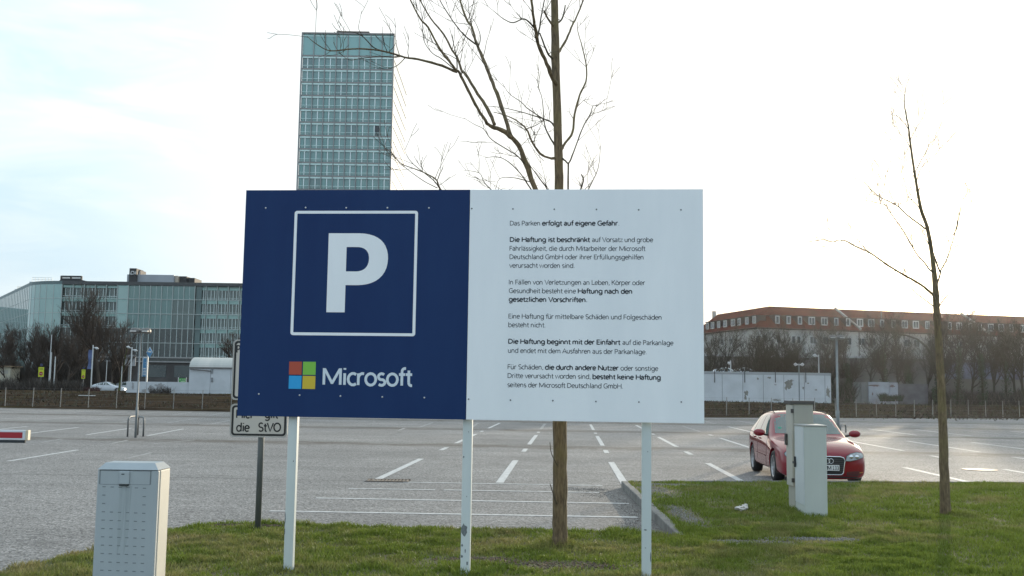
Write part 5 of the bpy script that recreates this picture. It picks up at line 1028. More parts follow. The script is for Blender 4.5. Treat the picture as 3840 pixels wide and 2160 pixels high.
Y = 138.5; c = at(562, 1322, Y); hw_, hh_ = 11 * Y / 3800, 21 * Y / 3800; rh = thing('rhombus_sign', 'blue diamond shaped sign high on a white post', 'sign', (at(553, 1430, Y).x, Y, .6)); q = MB(); q.prism([(c.x - hw_, c.z), (c.x, c.z - hh_), (c.x + hw_, c.z), (c.x, c.z + hh_)], Y - .2, Y); bd = q.build('diamond', M_pb, rh)
q = MB(); q.face([(c.x - hw_ * .5, Y - .206, c.z + hh_ * .06), (c.x + hw_ * .7, Y - .206, c.z - hh_ * .02), (c.x + hw_ * .55, Y - .206, c.z + hh_ * .22), (c.x - hw_ * .5, Y - .206, c.z + hh_ * .28)]); q.face([(c.x - hw_ * 1.0, Y - .204, c.z), (c.x - hw_ * .85, Y - .204, c.z), (c.x, Y - .204, c.z + hh_ * .85), (c.x, Y - .204, c.z + hh_)]); q.build('white_mark', M_plw, bd)
q = MB(); px_x = at(553, 1380, Y).x; q.tube([(px_x - .1, Y + .05, .5), (c.x - hw_ * .8, Y + .05, c.z)], .08, 8); q.build('post', M_pw, rh)
Y = 117; a, b_ = at(670, 1434, Y), at(697, 1418, Y); gs = thing('green_sign', 'small green sign on two white posts behind the low white wall', 'sign', (a.x, Y, .7)); q = MB(); q.bbox(a.x, b_.x, Y, Y + .04, a.z, b_.z, .01); bd = q.build('board', mat('sign_green', (0.05, 0.26, 0.07), rough=0.5), gs); q = MB()
u_ = (b_.x - a.x); q.box(a.x + u_ * .05, a.x + u_ * .35, Y - .008, Y - .003, lerp(a.z, b_.z, .55), lerp(a.z, b_.z, .65)); put_text(q, '59', a.x + u_ * .5, a.x + u_ * .92, lerp(a.z, b_.z, .45), u_ * .2, Y - .006, .18); q.box(a.x + u_ * .3, a.x + u_ * .9, Y - .008, Y - .003, lerp(a.z, b_.z, .15), lerp(a.z, b_.z, .3)); q.build('lettering', mat('sign_mint', (0.45, 0.62, 0.42), rough=0.5), bd)
for x_ in (a.x - .06, b_.x + .06): q = MB(); q.tube([(x_, Y + .02, .5), (x_, Y + .02, b_.z + .1)], .045, 6); q.build('post', M_pw, gs)
a = at(405, 1494, 100); q = MB(); q.bbox(-.75, .75, -.15, .15, 0, .06, .02); o = q.build('white_plank', mat('plank_white', (0.60, 0.60, 0.58), rough=0.8)); o.location = (a.x, 95, vz(95) + .12); tag(o, 'white plank lying on the verge below the white coupe', 'plank')
# ------------------------------------------------------------------ the tower
M_tg = [mat('tower_glass_a', (0.12, 0.255, 0.245), rough=0.06, spec=0.8, ior=1.6), mat('tower_glass_b', (0.14, 0.29, 0.28), (0.10, 0.21, 0.205), scale=0.25, rough=0.06, spec=0.8, ior=1.6), mat('tower_glass_c', (0.075, 0.165, 0.165), rough=0.06, spec=0.8, ior=1.6)]
M_tpan = mat('tower_panel', (0.25, 0.44, 0.43), (0.22, 0.40, 0.39), scale=0.12, rough=0.25, streak=(1, 1, 0.15)); M_tmul = mat('tower_mullion', (0.30, 0.31, 0.31), rough=0.5); M_tlight = mat('tower_band', (0.62, 0.80, 0.77), rough=0.4); M_tdark = mat('tower_open', (0.030, 0.045, 0.055), rough=0.5); M_tcol = mat('tower_column', (0.19, 0.35, 0.34), rough=0.4); M_tslab = mat('tower_slab', (0.25, 0.24, 0.235), rough=0.6)
TY = 258.0; TX0, TX1 = -55.78, -31.95; TZ = 94.3; TD = 34.0; SH = 3.555; NB = 8; BWD = (TX1 - TX0) / NB; TP = 88.15
to = thing('office_tower', 'tall glass office tower rising behind the blue parking board', 'tower', (TX0, TY, -1))
q = MB(); q.box(TX0 + .1, TX1 - .1, TY + .7, TY + TD, -1, TZ - .3); q.build('core', M_tg[2], to)
q = MB(); rt = mat('roof_plant', (0.12, 0.095, 0.085), rough=0.8); xa, xb = at(1268, 130, TY + 8).x, at(1381, 130, TY + 8).x; q.box(xa, xb, TY + 8, TY + 14, TZ - .3, TZ + 2.9); q.box(xa - .4, xb + .3, TY + 7.7, TY + 14.3, TZ + 2.901, TZ + 3.3); q.build('roof_plant', rt, to)
# frame: vertical mullions and slab edges over the whole front
q = MB()
for k in range(NB + 1): q.box(TX0 + k * BWD - .08, TX0 + k * BWD + .08, TY - .22, TY + .12, -1, TZ - .05)
q.box(TX0 - .28, TX0 - .115, TY - .25, TY + .6, -1, TZ); q.box(TX1 + .115, TX1 + .28, TY - .25, TY + .6, -1, TZ)
q.build('mullion_frame', M_tmul, to)
q = MB(); z = TP
while z > 0: q.box(TX0 - .1, TX1 + .1, TY - .10, TY + .65, z - .22, z + .08); z -= SH
q.box(TX0 - .2, TX1 + .2, TY - .3, TY + .69, TZ - .35, TZ); q.build('slab_edge', M_tslab, to)
def tower_bay(variant):
    q = MB(); x0, x1 = .112, BWD - .112; z0, z1 = .172, SH - .282
    q.box(x0, x1, .30, .36, z0, z1, 0)                               # panes
    q.box(x0, x1, .04, .295, z1 - .42, z1 + .05, 1)                        # light band under the slab
    q.box(BWD / 2 - .10, BWD / 2 + .10, .12, .295, z0, z1 - .345, 2)   # white centre mullion
    q.box(x0, x1, .0, .06, z0 + .62, z0 + .74, 1); q.box(x0, x1, .02, .05, z0 + .30, z0 + .34, 1)
    if variant == 3: q.box(.42, 1.0, .22, .296, z0, z1 - .345, 4)
    if variant == 4: q.box(BWD / 2 + .2, x1 - .1, .22, .296, z0 + .1, z1 - .5, 3)
    me_ = q.build('window', [M_tg[min(variant, 2) if variant < 3 else 0], M_tlight, mat('tower_centre_mullion', (0.80, 0.88, 0.87), rough=0.4), M_tdark, M_tcol], normals=False); return me_
protos = {v: tower_bay(v) for v in range(5)}; used_p = set()
rr_ = random.Random(5); rest = MB()
tw_root = Vector(to.location)
for s in range(24):
    zb = TP - (s + 1) * SH
    for k in range(NB):
        if zb < 0: continue
        v = 3 if k in (2, 5, 7) and s > 0 else (3 if k == 0 and s > 1 else rr_.choice([0, 0, 1, 1, 2]))
        if s == 5 and k == 6: v = 4
        if s < 11:
            o = protos[v] if v not in used_p else protos[v].copy()
            if v in used_p: COL.objects.link(o)
            used_p.add(v); o.parent = to; o.location = Vector((TX0 + k * BWD, TY, zb)) - tw_root
        else:
            src = protos[v].data
            for p in src.polygons: rest.face([(src.vertices[i].co.x + TX0 + k * BWD, src.vertices[i].co.y + TY, src.vertices[i].co.z + zb) for i in p.vertices], p.material_index)
o = rest.build('window_storeys', list(protos[3].data.materials), to, normals=False); o['kind'] = 'stuff'
for v in protos:
    if v not in used_p: bpy.data.objects.remove(protos[v])
for k in range(NB):
    q = MB(); q.box(TX0 + k * BWD + .112, TX0 + (k + 1) * BWD - .112, TY + .1, TY + .2, TP + .172, TZ - .36); q.box(TX0 + k * BWD + .112, TX0 + (k + 1) * BWD - .112, TY + .04, TY + .095, TZ - .95, TZ - .75, 1); q.build('parapet_panel', [M_tpan, M_tlight], to)
# right-hand side: sun glare put into the pale glass and slab colours
q = MB(); M_fin = mat('tower_glass_sunlit', (0.62, 0.62, 0.58), rough=0.16, spec=0.9, ior=1.7, coat=0.6); q.box(TX1 - .095, TX1 + .02, TY + .75, TY + TD, -1, TZ - .25); z = TP
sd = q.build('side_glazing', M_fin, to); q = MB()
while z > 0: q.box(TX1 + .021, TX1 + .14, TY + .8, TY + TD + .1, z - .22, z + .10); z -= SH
q.build('side_slab_edge', mat('side_slab_sunlit', (0.90, 0.90, 0.88), rough=0.5), to)

# ------------------------------------------------------------------ the curved glass offices on the left
GY = 249.0
FX1, FX0 = -38.0, -111.0
zl_ = [27.0, 26.0, 22.75, 19.15, 15.55, 12.0, 8.45, 7.55]
M_og = [mat('office_glass_a', (0.060, 0.150, 0.142), (0.090, 0.200, 0.188), scale=.10, rough=.05, spec=.8, ior=1.6), mat('office_glass_b', (0.030, 0.062, 0.058), (0.055, 0.110, 0.103), scale=.12, rough=.05, spec=.8, ior=1.6), mat('office_glass_c', (0.012, 0.022, 0.022), (0.022, 0.038, 0.038), scale=.2, rough=.06, spec=.7, ior=1.55), mat('office_glass_pale', (0.17, 0.31, 0.29), (0.22, 0.38, 0.355), scale=.1, rough=.05, spec=.9, ior=1.7)]
M_om = mat('office_mullion', (0.40, 0.45, 0.43), rough=.45); M_ob = mat('office_band', (0.38, 0.56, 0.52), (0.30, 0.46, 0.43), scale=.4, rough=.4); M_ow = mat('office_frame_white', (0.60, 0.68, 0.66), rough=.4); M_or = mat('office_roof_edge', (0.065, 0.068, 0.07), rough=.6); M_base = mat('office_base', (0.052, 0.050, 0.050), (0.085, 0.08, 0.078), scale=.25, rough=.85); M_plain = mat('office_blank', (0.07, 0.13, 0.13), (0.05, 0.10, 0.10), scale=.1, rough=.1, spec=.7)
of = thing('glass_offices', 'wide glass office block with a rounded corner and dark roof edge, left of the board', 'office building', ((FX0 + FX1) / 2, GY, -1))
BW2 = 2.735
q = MB(); q.box(FX0, FX1, GY + 1.6, GY + 16, -1, 26.2); q.box(FX0 - .02, FX0 + .06, GY + .02, GY + 16, -1, 26.1, 0); core = q.build('core', M_og[2], of)
q = MB(); q.box(FX0, FX1, GY - .15, GY + 16, 26.15, 27.0); q.build('roof_edge', M_or, of)
q = MB(); q.box(FX0, FX1, GY - .1, GY + .4, zl_[6] - .18, zl_[6] + .15); q.box(FX0, FX1, GY - .12, GY + .4, zl_[7] - .3, zl_[7]); q.build('ledge', mat('ledge_grey', (0.30, 0.30, 0.29), rough=.6), of)
q = MB(); q.box(FX0, FX1, GY + .3, GY + 3, -1, zl_[7] - .31); q.build('plinth_wall', M_base, of)
for k in range(8):
    xa = FX0 + 3 + k * 8.5; q = MB(); q.box(xa, xa + 6.5, GY + .22, GY + .295, 3.6, zl_[7] - 1.0); q.build('plinth_window', M_og[2], of)
q = MB(); nx = int((FX1 - FX0) / BW2)
for k in range(nx + 1): q.box(FX0 + k * BW2 - .075, FX0 + k * BW2 + .075, GY - .14, GY + .05, zl_[6], 26.15)
for z in zl_[2:6]: q.box(FX0, FX1, GY - .10, GY + .06, z - .075, z + .075)
q.build('curtain_frame', M_om, of)
def panel_bay(kind, h):
    q = MB(); x0, x1 = .08, BW2 - .08
    if kind == 'plain': q.box(x0, x1, .06, .10, .08, h - .08, 0); q.box(BW2 / 2 - .03, BW2 / 2 + .03, .02, .059, .08, h - .08, 3)
    if kind == 'dark': q.box(x0, x1, .06, .10, .08, h - .08, 1); q.box(BW2 / 2 - .05, BW2 / 2 + .05, .02, .059, .08, h - .08, 3)
    if kind == 'floor':
        q.box(x0, x1, .9, .95, .08, h - .08, 1); q.box(x0, x1, .60, .89, h - .95, h - .08, 2)
        for f in (.05, .36, .68): q.box(BW2 * f, BW2 * f + .15, .6, .89, .08, h - .955, 3)
        q.box(x0, x1, .5, .58, .45, .53, 3); q.box(x0, x1, .5, .58, .12, .18, 3)
    if kind == 'curved':
        q.box(x0, x1, .9, .95, .08, h - .08, 1); q.box(x0, x1, .4, .89, h - .75, h - .08, 2); q.box(x0, x1, .4, .6, .5, .66, 3); q.box(x0, x1, .4, .6, .1, .25, 2)
        for f in (.2, .62): q.box(BW2 * f, BW2 * f + .14, .6, .89, .3, h - .755, 3)
    if kind == 'pale': q.box(x0, x1, .06, .10, .08, h - .08, 4); q.box(x0, x1, .02, .058, h - .5, h - .08, 2)
    return q
pc = {}; ofr = Vector(of.location); rest = MB(); cntp = 0
OM = [M_og[0], M_og[1], M_ob, M_ow, M_og[3], M_og[2]]
def opane(kind, h, dark):
    key = (kind, round(h, 2), dark)
    if key not in pc:
        o = panel_bay(kind, h).build('glass_panel', [M_og[0] if not dark else M_og[2], M_og[1] if not dark else M_og[2], M_ob, M_ow, M_og[3]], normals=False); o.parent = of; pc[key] = [o, False]
    o, u = pc[key]
    if not u: pc[key][1] = True; return o
    c = o.copy(); COL.objects.link(c); return c
for k in range(nx):
    for r in range(5):
        zt_, zb = zl_[r + 1] if r else 26.15, zl_[r + 2]; h = zt_ - zb
        if k <= 5: kind = 'curved' if r < 3 else 'dark'
        elif k <= 9: kind = 'plain'
        elif k <= 11: kind = 'dark' if r > 0 else 'plain'
        else: kind = 'floor'
        if k in (5,): kind = 'pale' if r < 3 else 'dark'
        dark = r >= 3 and kind != 'floor'
        if k < 20:
            o = opane(kind, h, dark); o.location = Vector((FX0 + k * BW2, GY, zb)) - ofr
        else:
            m_ = panel_bay(kind, h)
            for f, mi in zip(m_.f, m_.m): rest.face([(m_.v[i][0] + FX0 + k * BW2, m_.v[i][1] + GY, m_.v[i][2] + zb) for i in f], mi)
o = rest.build('glass_panel_rows', OM[:5], of, normals=False); o['kind'] = 'stuff'
q = MB(); xw = FX0 + 12.2 * BW2; q.box(xw - .3, xw + 1.0, GY + .3, GY + .85, zl_[6], 26.1); q.build('lift_shaft', M_plain, of)
# rounded corner and the receding wing
arc = [(FX0, GY)]; cxr, cyr, rad_ = FX0, GY + 13.0, 13.0; wdir = Vector((-41, 61)).normalized(); a_end = math.atan2(wdir.x, wdir.y)
for i in range(1, 7):
    t_ = (pi / 2 + a_end) * i / 6 * 1.0; arc.append((cxr - rad_ * sin(t_) * 1.0, cyr - rad_ * cos(t_)))
e = Vector(arc[-1]); wing = [tuple(e + wdir * (2.75 * k)) for k in range(1, 23)]
path = arc + wing
glz, mul, edg = MB(), MB(), MB()
for i in range(len(path) - 1):
    (x0, y0), (x1, y1) = path[i], path[i + 1]; m_ = 1 if i < 5 else 0
    for r in range(5):
        zt_, zb = zl_[r + 1] if r else 26.15, zl_[r + 2]; glz.face([(x0, y0, zb), (x1, y1, zb), (x1, y1, zt_), (x0, y0, zt_)], (2 if r >= 4 else (0 if i > 5 else 1)) if r > 2 else (1 if i < 6 else 0))
    glz.face([(x0, y0, -1), (x1, y1, -1), (x1, y1, zl_[6]), (x0, y0, zl_[6])], 2)
    mul.tube([(x0, y0, zl_[6]), (x0, y0, 26.15)], .09, 4)
    for z in zl_[2:7]: mul.tube([(x0, y0, z), (x1, y1, z)], .07, 4)
    edg.grid([(x0, y0, 26.15), (x1, y1, 26.15), (x1, y1, 27.0), (x0, y0, 27.0), (FX0 + 6, y0 + 16, 27.0), (FX0 + 6, y1 + 16, 27.0)], [(0, 1, 2, 3), (3, 2, 5, 4)])
go_ = glz.build('wing_glazing', [mat('wing_glass', (0.10, 0.18, 0.185), rough=.04, spec=1.0, ior=1.9), M_og[3], M_og[1]], of, normals=True); mul.build('wing_frame', M_om, of); edg.build('wing_roof_edge', mat('wing_roof_edge', (0.11, 0.16, 0.165), rough=.5), of)
def roof_box(px0, px1, py0, py1, Y, dp, name, m, slope=0.0):
    a = at(px0, py1, Y); b_ = at(px1, py0, Y); q = MB(); q.bbox(a.x, b_.x, Y, Y + dp, 26.9, b_.z, .08); return q.build(name, m, of)
M_rb = mat('roof_black', (0.030, 0.030, 0.032), rough=.7); M_rw = mat('roof_cladding', (0.34, 0.36, 0.385), (0.30, 0.32, 0.345), scale=.3, rough=.5)
roof_box(475, 652, 1031, 1060, 254, 9, 'roof_plant_room', M_rw); rb = roof_box(484, 512, 1006, 1031, 253, 5, 'roof_sign_box', M_rb); roof_box(513, 527, 1013, 1031, 255, 4, 'roof_sign_box', M_rb); roof_box(653, 700, 1036, 1060, 256, 6, 'roof_black_box', M_rb); roof_box(701, 730, 1042, 1060, 257, 6, 'roof_black_box', M_rb); roof_box(640, 668, 1034, 1056, 255, 3, 'roof_cream_panel', mat('roof_cream', (0.50, 0.42, 0.33), rough=.6))
a, b_ = at(490, 1029, 252.9), at(502, 1018, 252.9); q = MB(); w_ = .16
for (p0, p1) in (((a.x, a.z), (a.x + .2, b_.z)), ((a.x + .2, b_.z), (b_.x, b_.z)), ((b_.x, b_.z), (b_.x + .15, a.z + .1)), ((a.x, a.z), (b_.x + .15, a.z + .1)), ((b_.x + .45, b_.z), (b_.x + .45, a.z))): q.tube([(p0[0], 252.85, p0[1]), (p1[0], 252.85, p1[1])], .10, 5)
c = at(524, 1030, 254.9); q.tube([(c.x, 254.85, c.z), (c.x, 254.85, c.z + .9)], .09, 5); q.build('roof_mark', mat('mark_white', (0.6, 0.6, 0.6), rough=.6), rb)
# black frame on the roof with two slots, railings
a, b_ = at(228, 1056, 253), at(305, 1036, 253); q = MB()
for k in range(5): zz = a.z + (b_.z - a.z) * (.42 + .145 * k); q.box(a.x, b_.x, 253, 253.4, zz - .05 if k not in (0, 4) else zz - .12, zz + .05 if k not in (0, 4) else zz + .12)
for f in (0, .48, 1): q.box(lerp(a.x, b_.x, f) - .15, lerp(a.x, b_.x, f) + .15, 252.95, 253.45, 26.9, b_.z + .05)
q.build('roof_black_frame', M_rb, of); q = MB(); c = at(360, 1053, 254); q.face([(a.x - 1, 252.9, 26.95), (c.x, 252.9, 26.98), (b_.x, 252.9, a.z + .55), (a.x, 252.9, a.z + .5)]); q.build('roof_black_apron', M_rb, of)
def railed(px0, px1, py, pyr, Y):
    a, b_ = at(px0, py, Y), at(px1, py, Y); top_ = at(px0, pyr, Y).z; q = MB(); q.bbox(a.x, b_.x, Y, Y + 6, 26.8, a.z, .08); q.build('roof_plant_room', M_rw, of); q = MB()
    for k in range(7): x_ = lerp(a.x + .5, b_.x - .3, k / 6); q.tube([(x_, Y + .5, a.z), (x_, Y + .5, top_)], .05, 4)
    for f in (.55, 1): q.tube([(a.x + .5, Y + .5, lerp(a.z, top_, f)), (b_.x - .3, Y + .5, lerp(a.z, top_, f))], .05, 4)
    q.build('roof_railing', M_om, of)
railed(110, 196, 1056, 1040, 262); railed(55, 110, 1084, 1074, 285)
# neighbouring block at the left edge of the picture
a = at(7, 1150, 300); q = MB(); nb_ = thing('glass_block', 'sliver of a second glass building at the very left edge', 'building', (a.x - 12, 300, -1)); q.bbox(a.x - 24, a.x, 300, 320, -1, a.z, .1); q.build('wall', M_og[3], nb_); q = MB()
for k in range(6): q.box(a.x - 24, a.x + .02, 299.9, 299.99, 2 + k * 3.6, 2.3 + k * 3.6)
q.build('floor_band', M_ob, nb_)

# ------------------------------------------------------------------ the long red-roofed house
M_tile = mat('roof_tiles', (0.105, 0.026, 0.017), (0.066, 0.021, 0.014), scale=.35, rough=.95, spec=0.05); M_rend = mat('render_grey', (0.43, 0.425, 0.40), (0.35, 0.345, 0.325), scale=.12, rough=.95, spec=0.1); M_wf = mat('window_white', (0.50, 0.51, 0.51), rough=.5); M_wg = mat('window_dark', (0.030, 0.038, 0.042), rough=.08, spec=.8); M_dside = mat('dormer_cheek', (0.060, 0.045, 0.040), rough=.8); M_eave = mat('eave_board', (0.07, 0.05, 0.04), rough=.8)
Cc = Vector((49.6, 205.0)); Rr = Vector((128.0, 228.0)); Lw = Vector((42.0, 236.0)); ez_, rz_ = 15.25, 20.05
d1 = (Rr - Cc).normalized(); n1 = Vector((-d1.y, d1.x)); d2 = (Lw - Cc).normalized(); n2 = Vector((d2.y, -d2.x))
# ridge corner: meet of the two ridges, 6.5 m in from both eaves
off_ = 6.6; A_ = Cc + n1 * off_; B_ = Cc + n2 * off_; det = d1.x * d2.y - d1.y * d2.x; dlt = B_ - A_; tt = (dlt.x * d2.y - dlt.y * d2.x) / det; Rc = A_ + d1 * tt; RR = Rr + n1 * off_; RL = Lw + n2 * off_
ho = thing('red_roofed_house', 'long pale apartment house with a red tiled roof and a row of white dormers', 'apartment house', (Cc.x, Cc.y, 0))
def v3(p, z): return (p.x, p.y, z)
q = MB(); ov = .35; e1 = Cc - n1 * ov - n2 * ov; eR = Rr - n1 * ov; eL = Lw - n2 * ov; bR = Rr + n1 * off_ * 2; bC = Rc + (Rc - Cc); bL = Lw + n2 * off_ * 2
q.face([v3(e1, ez_ - .25), v3(eR, ez_ - .25), v3(RR, rz_), v3(Rc, rz_)]); q.face([v3(eL, ez_ - .25), v3(e1, ez_ - .25), v3(Rc, rz_), v3(RL, rz_)]); q.face([v3(RR, rz_), v3(bR, ez_), v3(bC, ez_), v3(Rc, rz_)]); q.face([v3(Rc, rz_), v3(bC, ez_), v3(bL, ez_), v3(RL, rz_)]); q.face([v3(eR, ez_ - .25), v3(bR, ez_), v3(RR, rz_)]); q.face([v3(bL, ez_), v3(eL, ez_ - .25), v3(RL, rz_)])
rf_ = q.build('roof', M_tile, ho)
q = MB()
for (p0, p1) in ((e1, eR), (eL, e1)): q.tube([v3(p0, ez_ - .32), v3(p1, ez_ - .32)], .17, 6)
q.build('gutter', M_eave, rf_)
q = MB(); q.face([v3(Cc, -1), v3(Rr, -1), v3(Rr, ez_ - .1), v3(Cc, ez_ - .1)]); q.face([v3(Lw, -1), v3(Cc, -1), v3(Cc, ez_ - .1), v3(Lw, ez_ - .1)]); q.face([v3(Rr, -1), v3(bR, -1), v3(bR, ez_ - .1), v3(Rr, ez_ - .1)]); q.face([v3(bR, -1), v3(bC, -1), v3(bC, ez_ - .1), v3(bR, ez_ - .1)]); q.face([v3(bC, -1), v3(bL, -1), v3(bL, ez_ - .1), v3(bC, ez_ - .1)]); q.face([v3(bL, -1), v3(Lw, -1), v3(Lw, ez_ - .1), v3(bL, ez_ - .1)])
q.build('wall', M_rend, ho)
slope = (rz_ - ez_ + .25) / (off_ + ov)
def frame_at(P0, d, n_, s): return Matrix(((d.x, n_.x, 0, P0.x + d.x * s), (d.y, n_.y, 0, P0.y + d.y * s), (0, 0, 1, 0), (0, 0, 0, 1)))
def dormer(P0, d, n_, s, w, h=1.75, ins=1.0):
    m_ = frame_at(P0, d, n_, s); zb = ez_ - .25 + slope * (ins + ov); zt_ = zb + h; dep = h / slope
    dm = MB(); dm.box(-w / 2 - .16, w / 2 + .16, ins, ins + dep, zb - .1, zt_, 0, m_); o = dm.build('dormer', M_dside, rf_)
    q = MB(); q.box(-w / 2 - .3, w / 2 + .3, ins - .25, ins + dep + .5, zt_ + .001, zt_ + .14, 0, m_); q.build('dormer_roof', M_dside, o)
    q = MB(); q.box(-w / 2 - .08, w / 2 + .08, ins - .06, ins - .003, zb + .02, zt_ - .08, 0, m_); k = 1 if w < .9 else 2
    g_ = MB()
    for i in range(k): x0 = -w / 2 + .10 + i * (w - .1) / k; x1 = x0 + (w - .1) / k - .12; g_.box(x0, x1, ins - .075, ins - .062, zb + .2, zt_ - .26, 0, m_)
    f = q.build('window_frame', M_wf, o); g_.build('window_pane', M_wg, o)
def along(px, P0, d, zz=17.0):
    dr_ = ray(px, 1200); k = dr_.x / dr_.y; return (P0.x - k * P0.y) / (k * d.y - d.x)
for zx, w in ((655, .8), (742, .8), (830, .8), (922, 1.35), (1020, 1.35), (1113, .8), (1205, .8), (1297, 1.35), (1385, 1.35), (1470, .8), (1558, .8), (1645, 1.35), (1732, 1.35), (1822, .9), (1910, .8), (1995, .8), (2070, 1.3), (2155, .8), (2230, .8), (2315, 1.35), (2395, 1.35), (2475, .8), (2560, .9)):
    dormer(Cc + n1 * 0, d1, n1, along(2600 + zx * .4814, Cc + n1 * 1.0, d1), w)
for zx, w in ((150, 1.0), (198, .8), (248, 1.0), (310, 1.1), (358, .8), (418, .8), (475, .8), (110, .8)): dormer(Cc, d2, n2, along(2600 + zx * .4814, Cc + n2 * 1.0, d2), w * 1.6, 1.6)
# windows of the two storeys that show above the trees
def facade_window(P0, d, n_, s, z, w, h, blind=False):
    m_ = frame_at(P0, d, n_, s); q = MB(); q.box(-w / 2, w / 2, -.05, -.003, z, z + h, 0, m_); o = q.build('window', M_wf, ho)
    q = MB(); k = 2 if w > 1.0 else 1
    for i in range(k): x0 = -w / 2 + .09 + i * (w - .09) / k; q.box(x0, x0 + (w - .09) / k - .09, -.064, -.052, z + .09, z + h - .09, 0, m_)
    q.build('pane', M_rend if blind else M_wg, o)
for zx, w in ((660, .9), (778, .85), (818, .85), (930, 1.5), (1030, 1.5), (1215, .9), (1305, 1.6), (1392, 1.6), (1490, .9), (1660, 1.5), (1735, 1.5), (1835, .9), (2000, 1.4), (2085, 1.4), (2160, .9), (2300, 1.4), (2400, 1.4), (2500, .9)):
    s = along(2600 + zx * .4814, Cc, d1); facade_window(Cc, d1, n1, s, 12.0, w, 1.55); facade_window(Cc, d1, n1, s + .2, 6.3 if zx % 4 == 0 else 7.0, w * .8, 1.6, zx == 1305)
for zx in (165, 225, 290, 500): s = along(2600 + zx * .4814, Cc, d2); facade_window(Cc, d2, n2, s, 12.0, 1.2, 1.4); facade_window(Cc, d2, n2, s, 7.6, 1.1, 1.6)
# fire walls running down the tiles, chimneys, mast, downpipes
for zx in (1300, 2300):
    s = along(2600 + zx * .4814, Cc, d1); a = Cc + d1 * s - n1 * .2; b_ = Cc + d1 * (s - 1.6) + n1 * off_; q = MB(); q.tube([(a.x, a.y, ez_ + .1), (b_.x, b_.y, rz_ + .25)], .26, 4); q.build('fire_wall', mat('fire_wall', (0.36, 0.34, 0.31), rough=.8), rf_)
for (s, d_, n_) in ((along(2678, Cc + n2 * off_, d2), d2, n2),):
    p = Cc + d_ * s + n_ * off_; q = MB(); q.box(p.x - .4, p.x + .4, p.y - .4, p.y + .4, rz_ - 1.2, rz_ + .9); q.build('chimney', M_rend, rf_)
s = along(3350, Cc, d1); p = Cc + d1 * s + n1 * 4; q = MB(); q.tube([(p.x, p.y, rz_ - 2), (p.x, p.y, rz_ + 3.2)], .07, 5); q.build('roof_aerial', M_pole, rf_)
for zx in (255, 1285): s = along(2600 + zx * .4814, Cc, d1 if zx > 500 else d2); P_0 = Cc + (d1 if zx > 500 else d2) * s - (n1 if zx > 500 else n2) * .12; q = MB(); q.tube([(P_0.x, P_0.y, -1), (P_0.x, P_0.y, ez_ - .4)], .07, 5); q.build('downpipe', M_eave, ho)
# guy wires / catenary stays seen against the roof
for (xa, ya_, xb, yb_) in ((2712, 1140, 2745, 1230), (2742, 1138, 2790, 1230), (2846, 1140, 2910, 1218)): pass
# ------------------------------------------------------------------ the tree behind the board
M_tb = bpy.data.materials.new('ash_bark'); M_tb.use_nodes = True; t = M_tb.node_tree; b = t.nodes['Principled BSDF']
co = N('ShaderNodeTexCoord', t); P_ = co.outputs['Object']; mpn = N('ShaderNodeMapping', t); L(P_, mpn.inputs[0], t); mpn.inputs['Scale'].default_value = (9, 9, 1.6)
n1_ = noise_t(5.0, 6, 0.7, mpn.outputs[0]); c_ = mix_rgb(rng_t(n1_, 0.35, 0.65), (0.080, 0.056, 0.033), (0.26, 0.19, 0.105), t); c_ = mix_rgb(rng_t(noise_t(2.3, 4), 0.48, 0.7), c_, (0.185, 0.150, 0.062), t)
L(c_, b.inputs['Base Color'], t); b.inputs['Roughness'].default_value = 0.9; bp = N('ShaderNodeBump', t); L(n1_, bp.inputs['Height'], t); bp.inputs['Strength'].default_value = 1.0; bp.inputs['Distance'].default_value = 0.03; L(bp.outputs[0], b.inputs['Normal'], t)
M_tt = mat('ash_twig', (0.042, 0.034, 0.026), rough=0.9); M_lb = mat('limb_bark', (0.050, 0.041, 0.029), (0.085, 0.070, 0.042), scale=7, rough=0.9)
def spline(P, R_, k=4):
    out, ro = [], []
    for i in range(len(P) - 1):
        p0, p1, p2, p3 = P[max(i - 1, 0)], P[i], P[i + 1], P[min(i + 2, len(P) - 1)]
        for s in range(k):
            t_ = s / k; out.append(0.5 * ((2 * p1) + (p2 - p0) * t_ + (2 * p0 - 5 * p1 + 4 * p2 - p3) * t_ * t_ + (3 * p1 - p0 - 3 * p2 + p3) * t_ ** 3)); ro.append(lerp(R_[i], R_[i + 1], t_))
    out.append(P[-1]); ro.append(R_[-1]); return out, ro
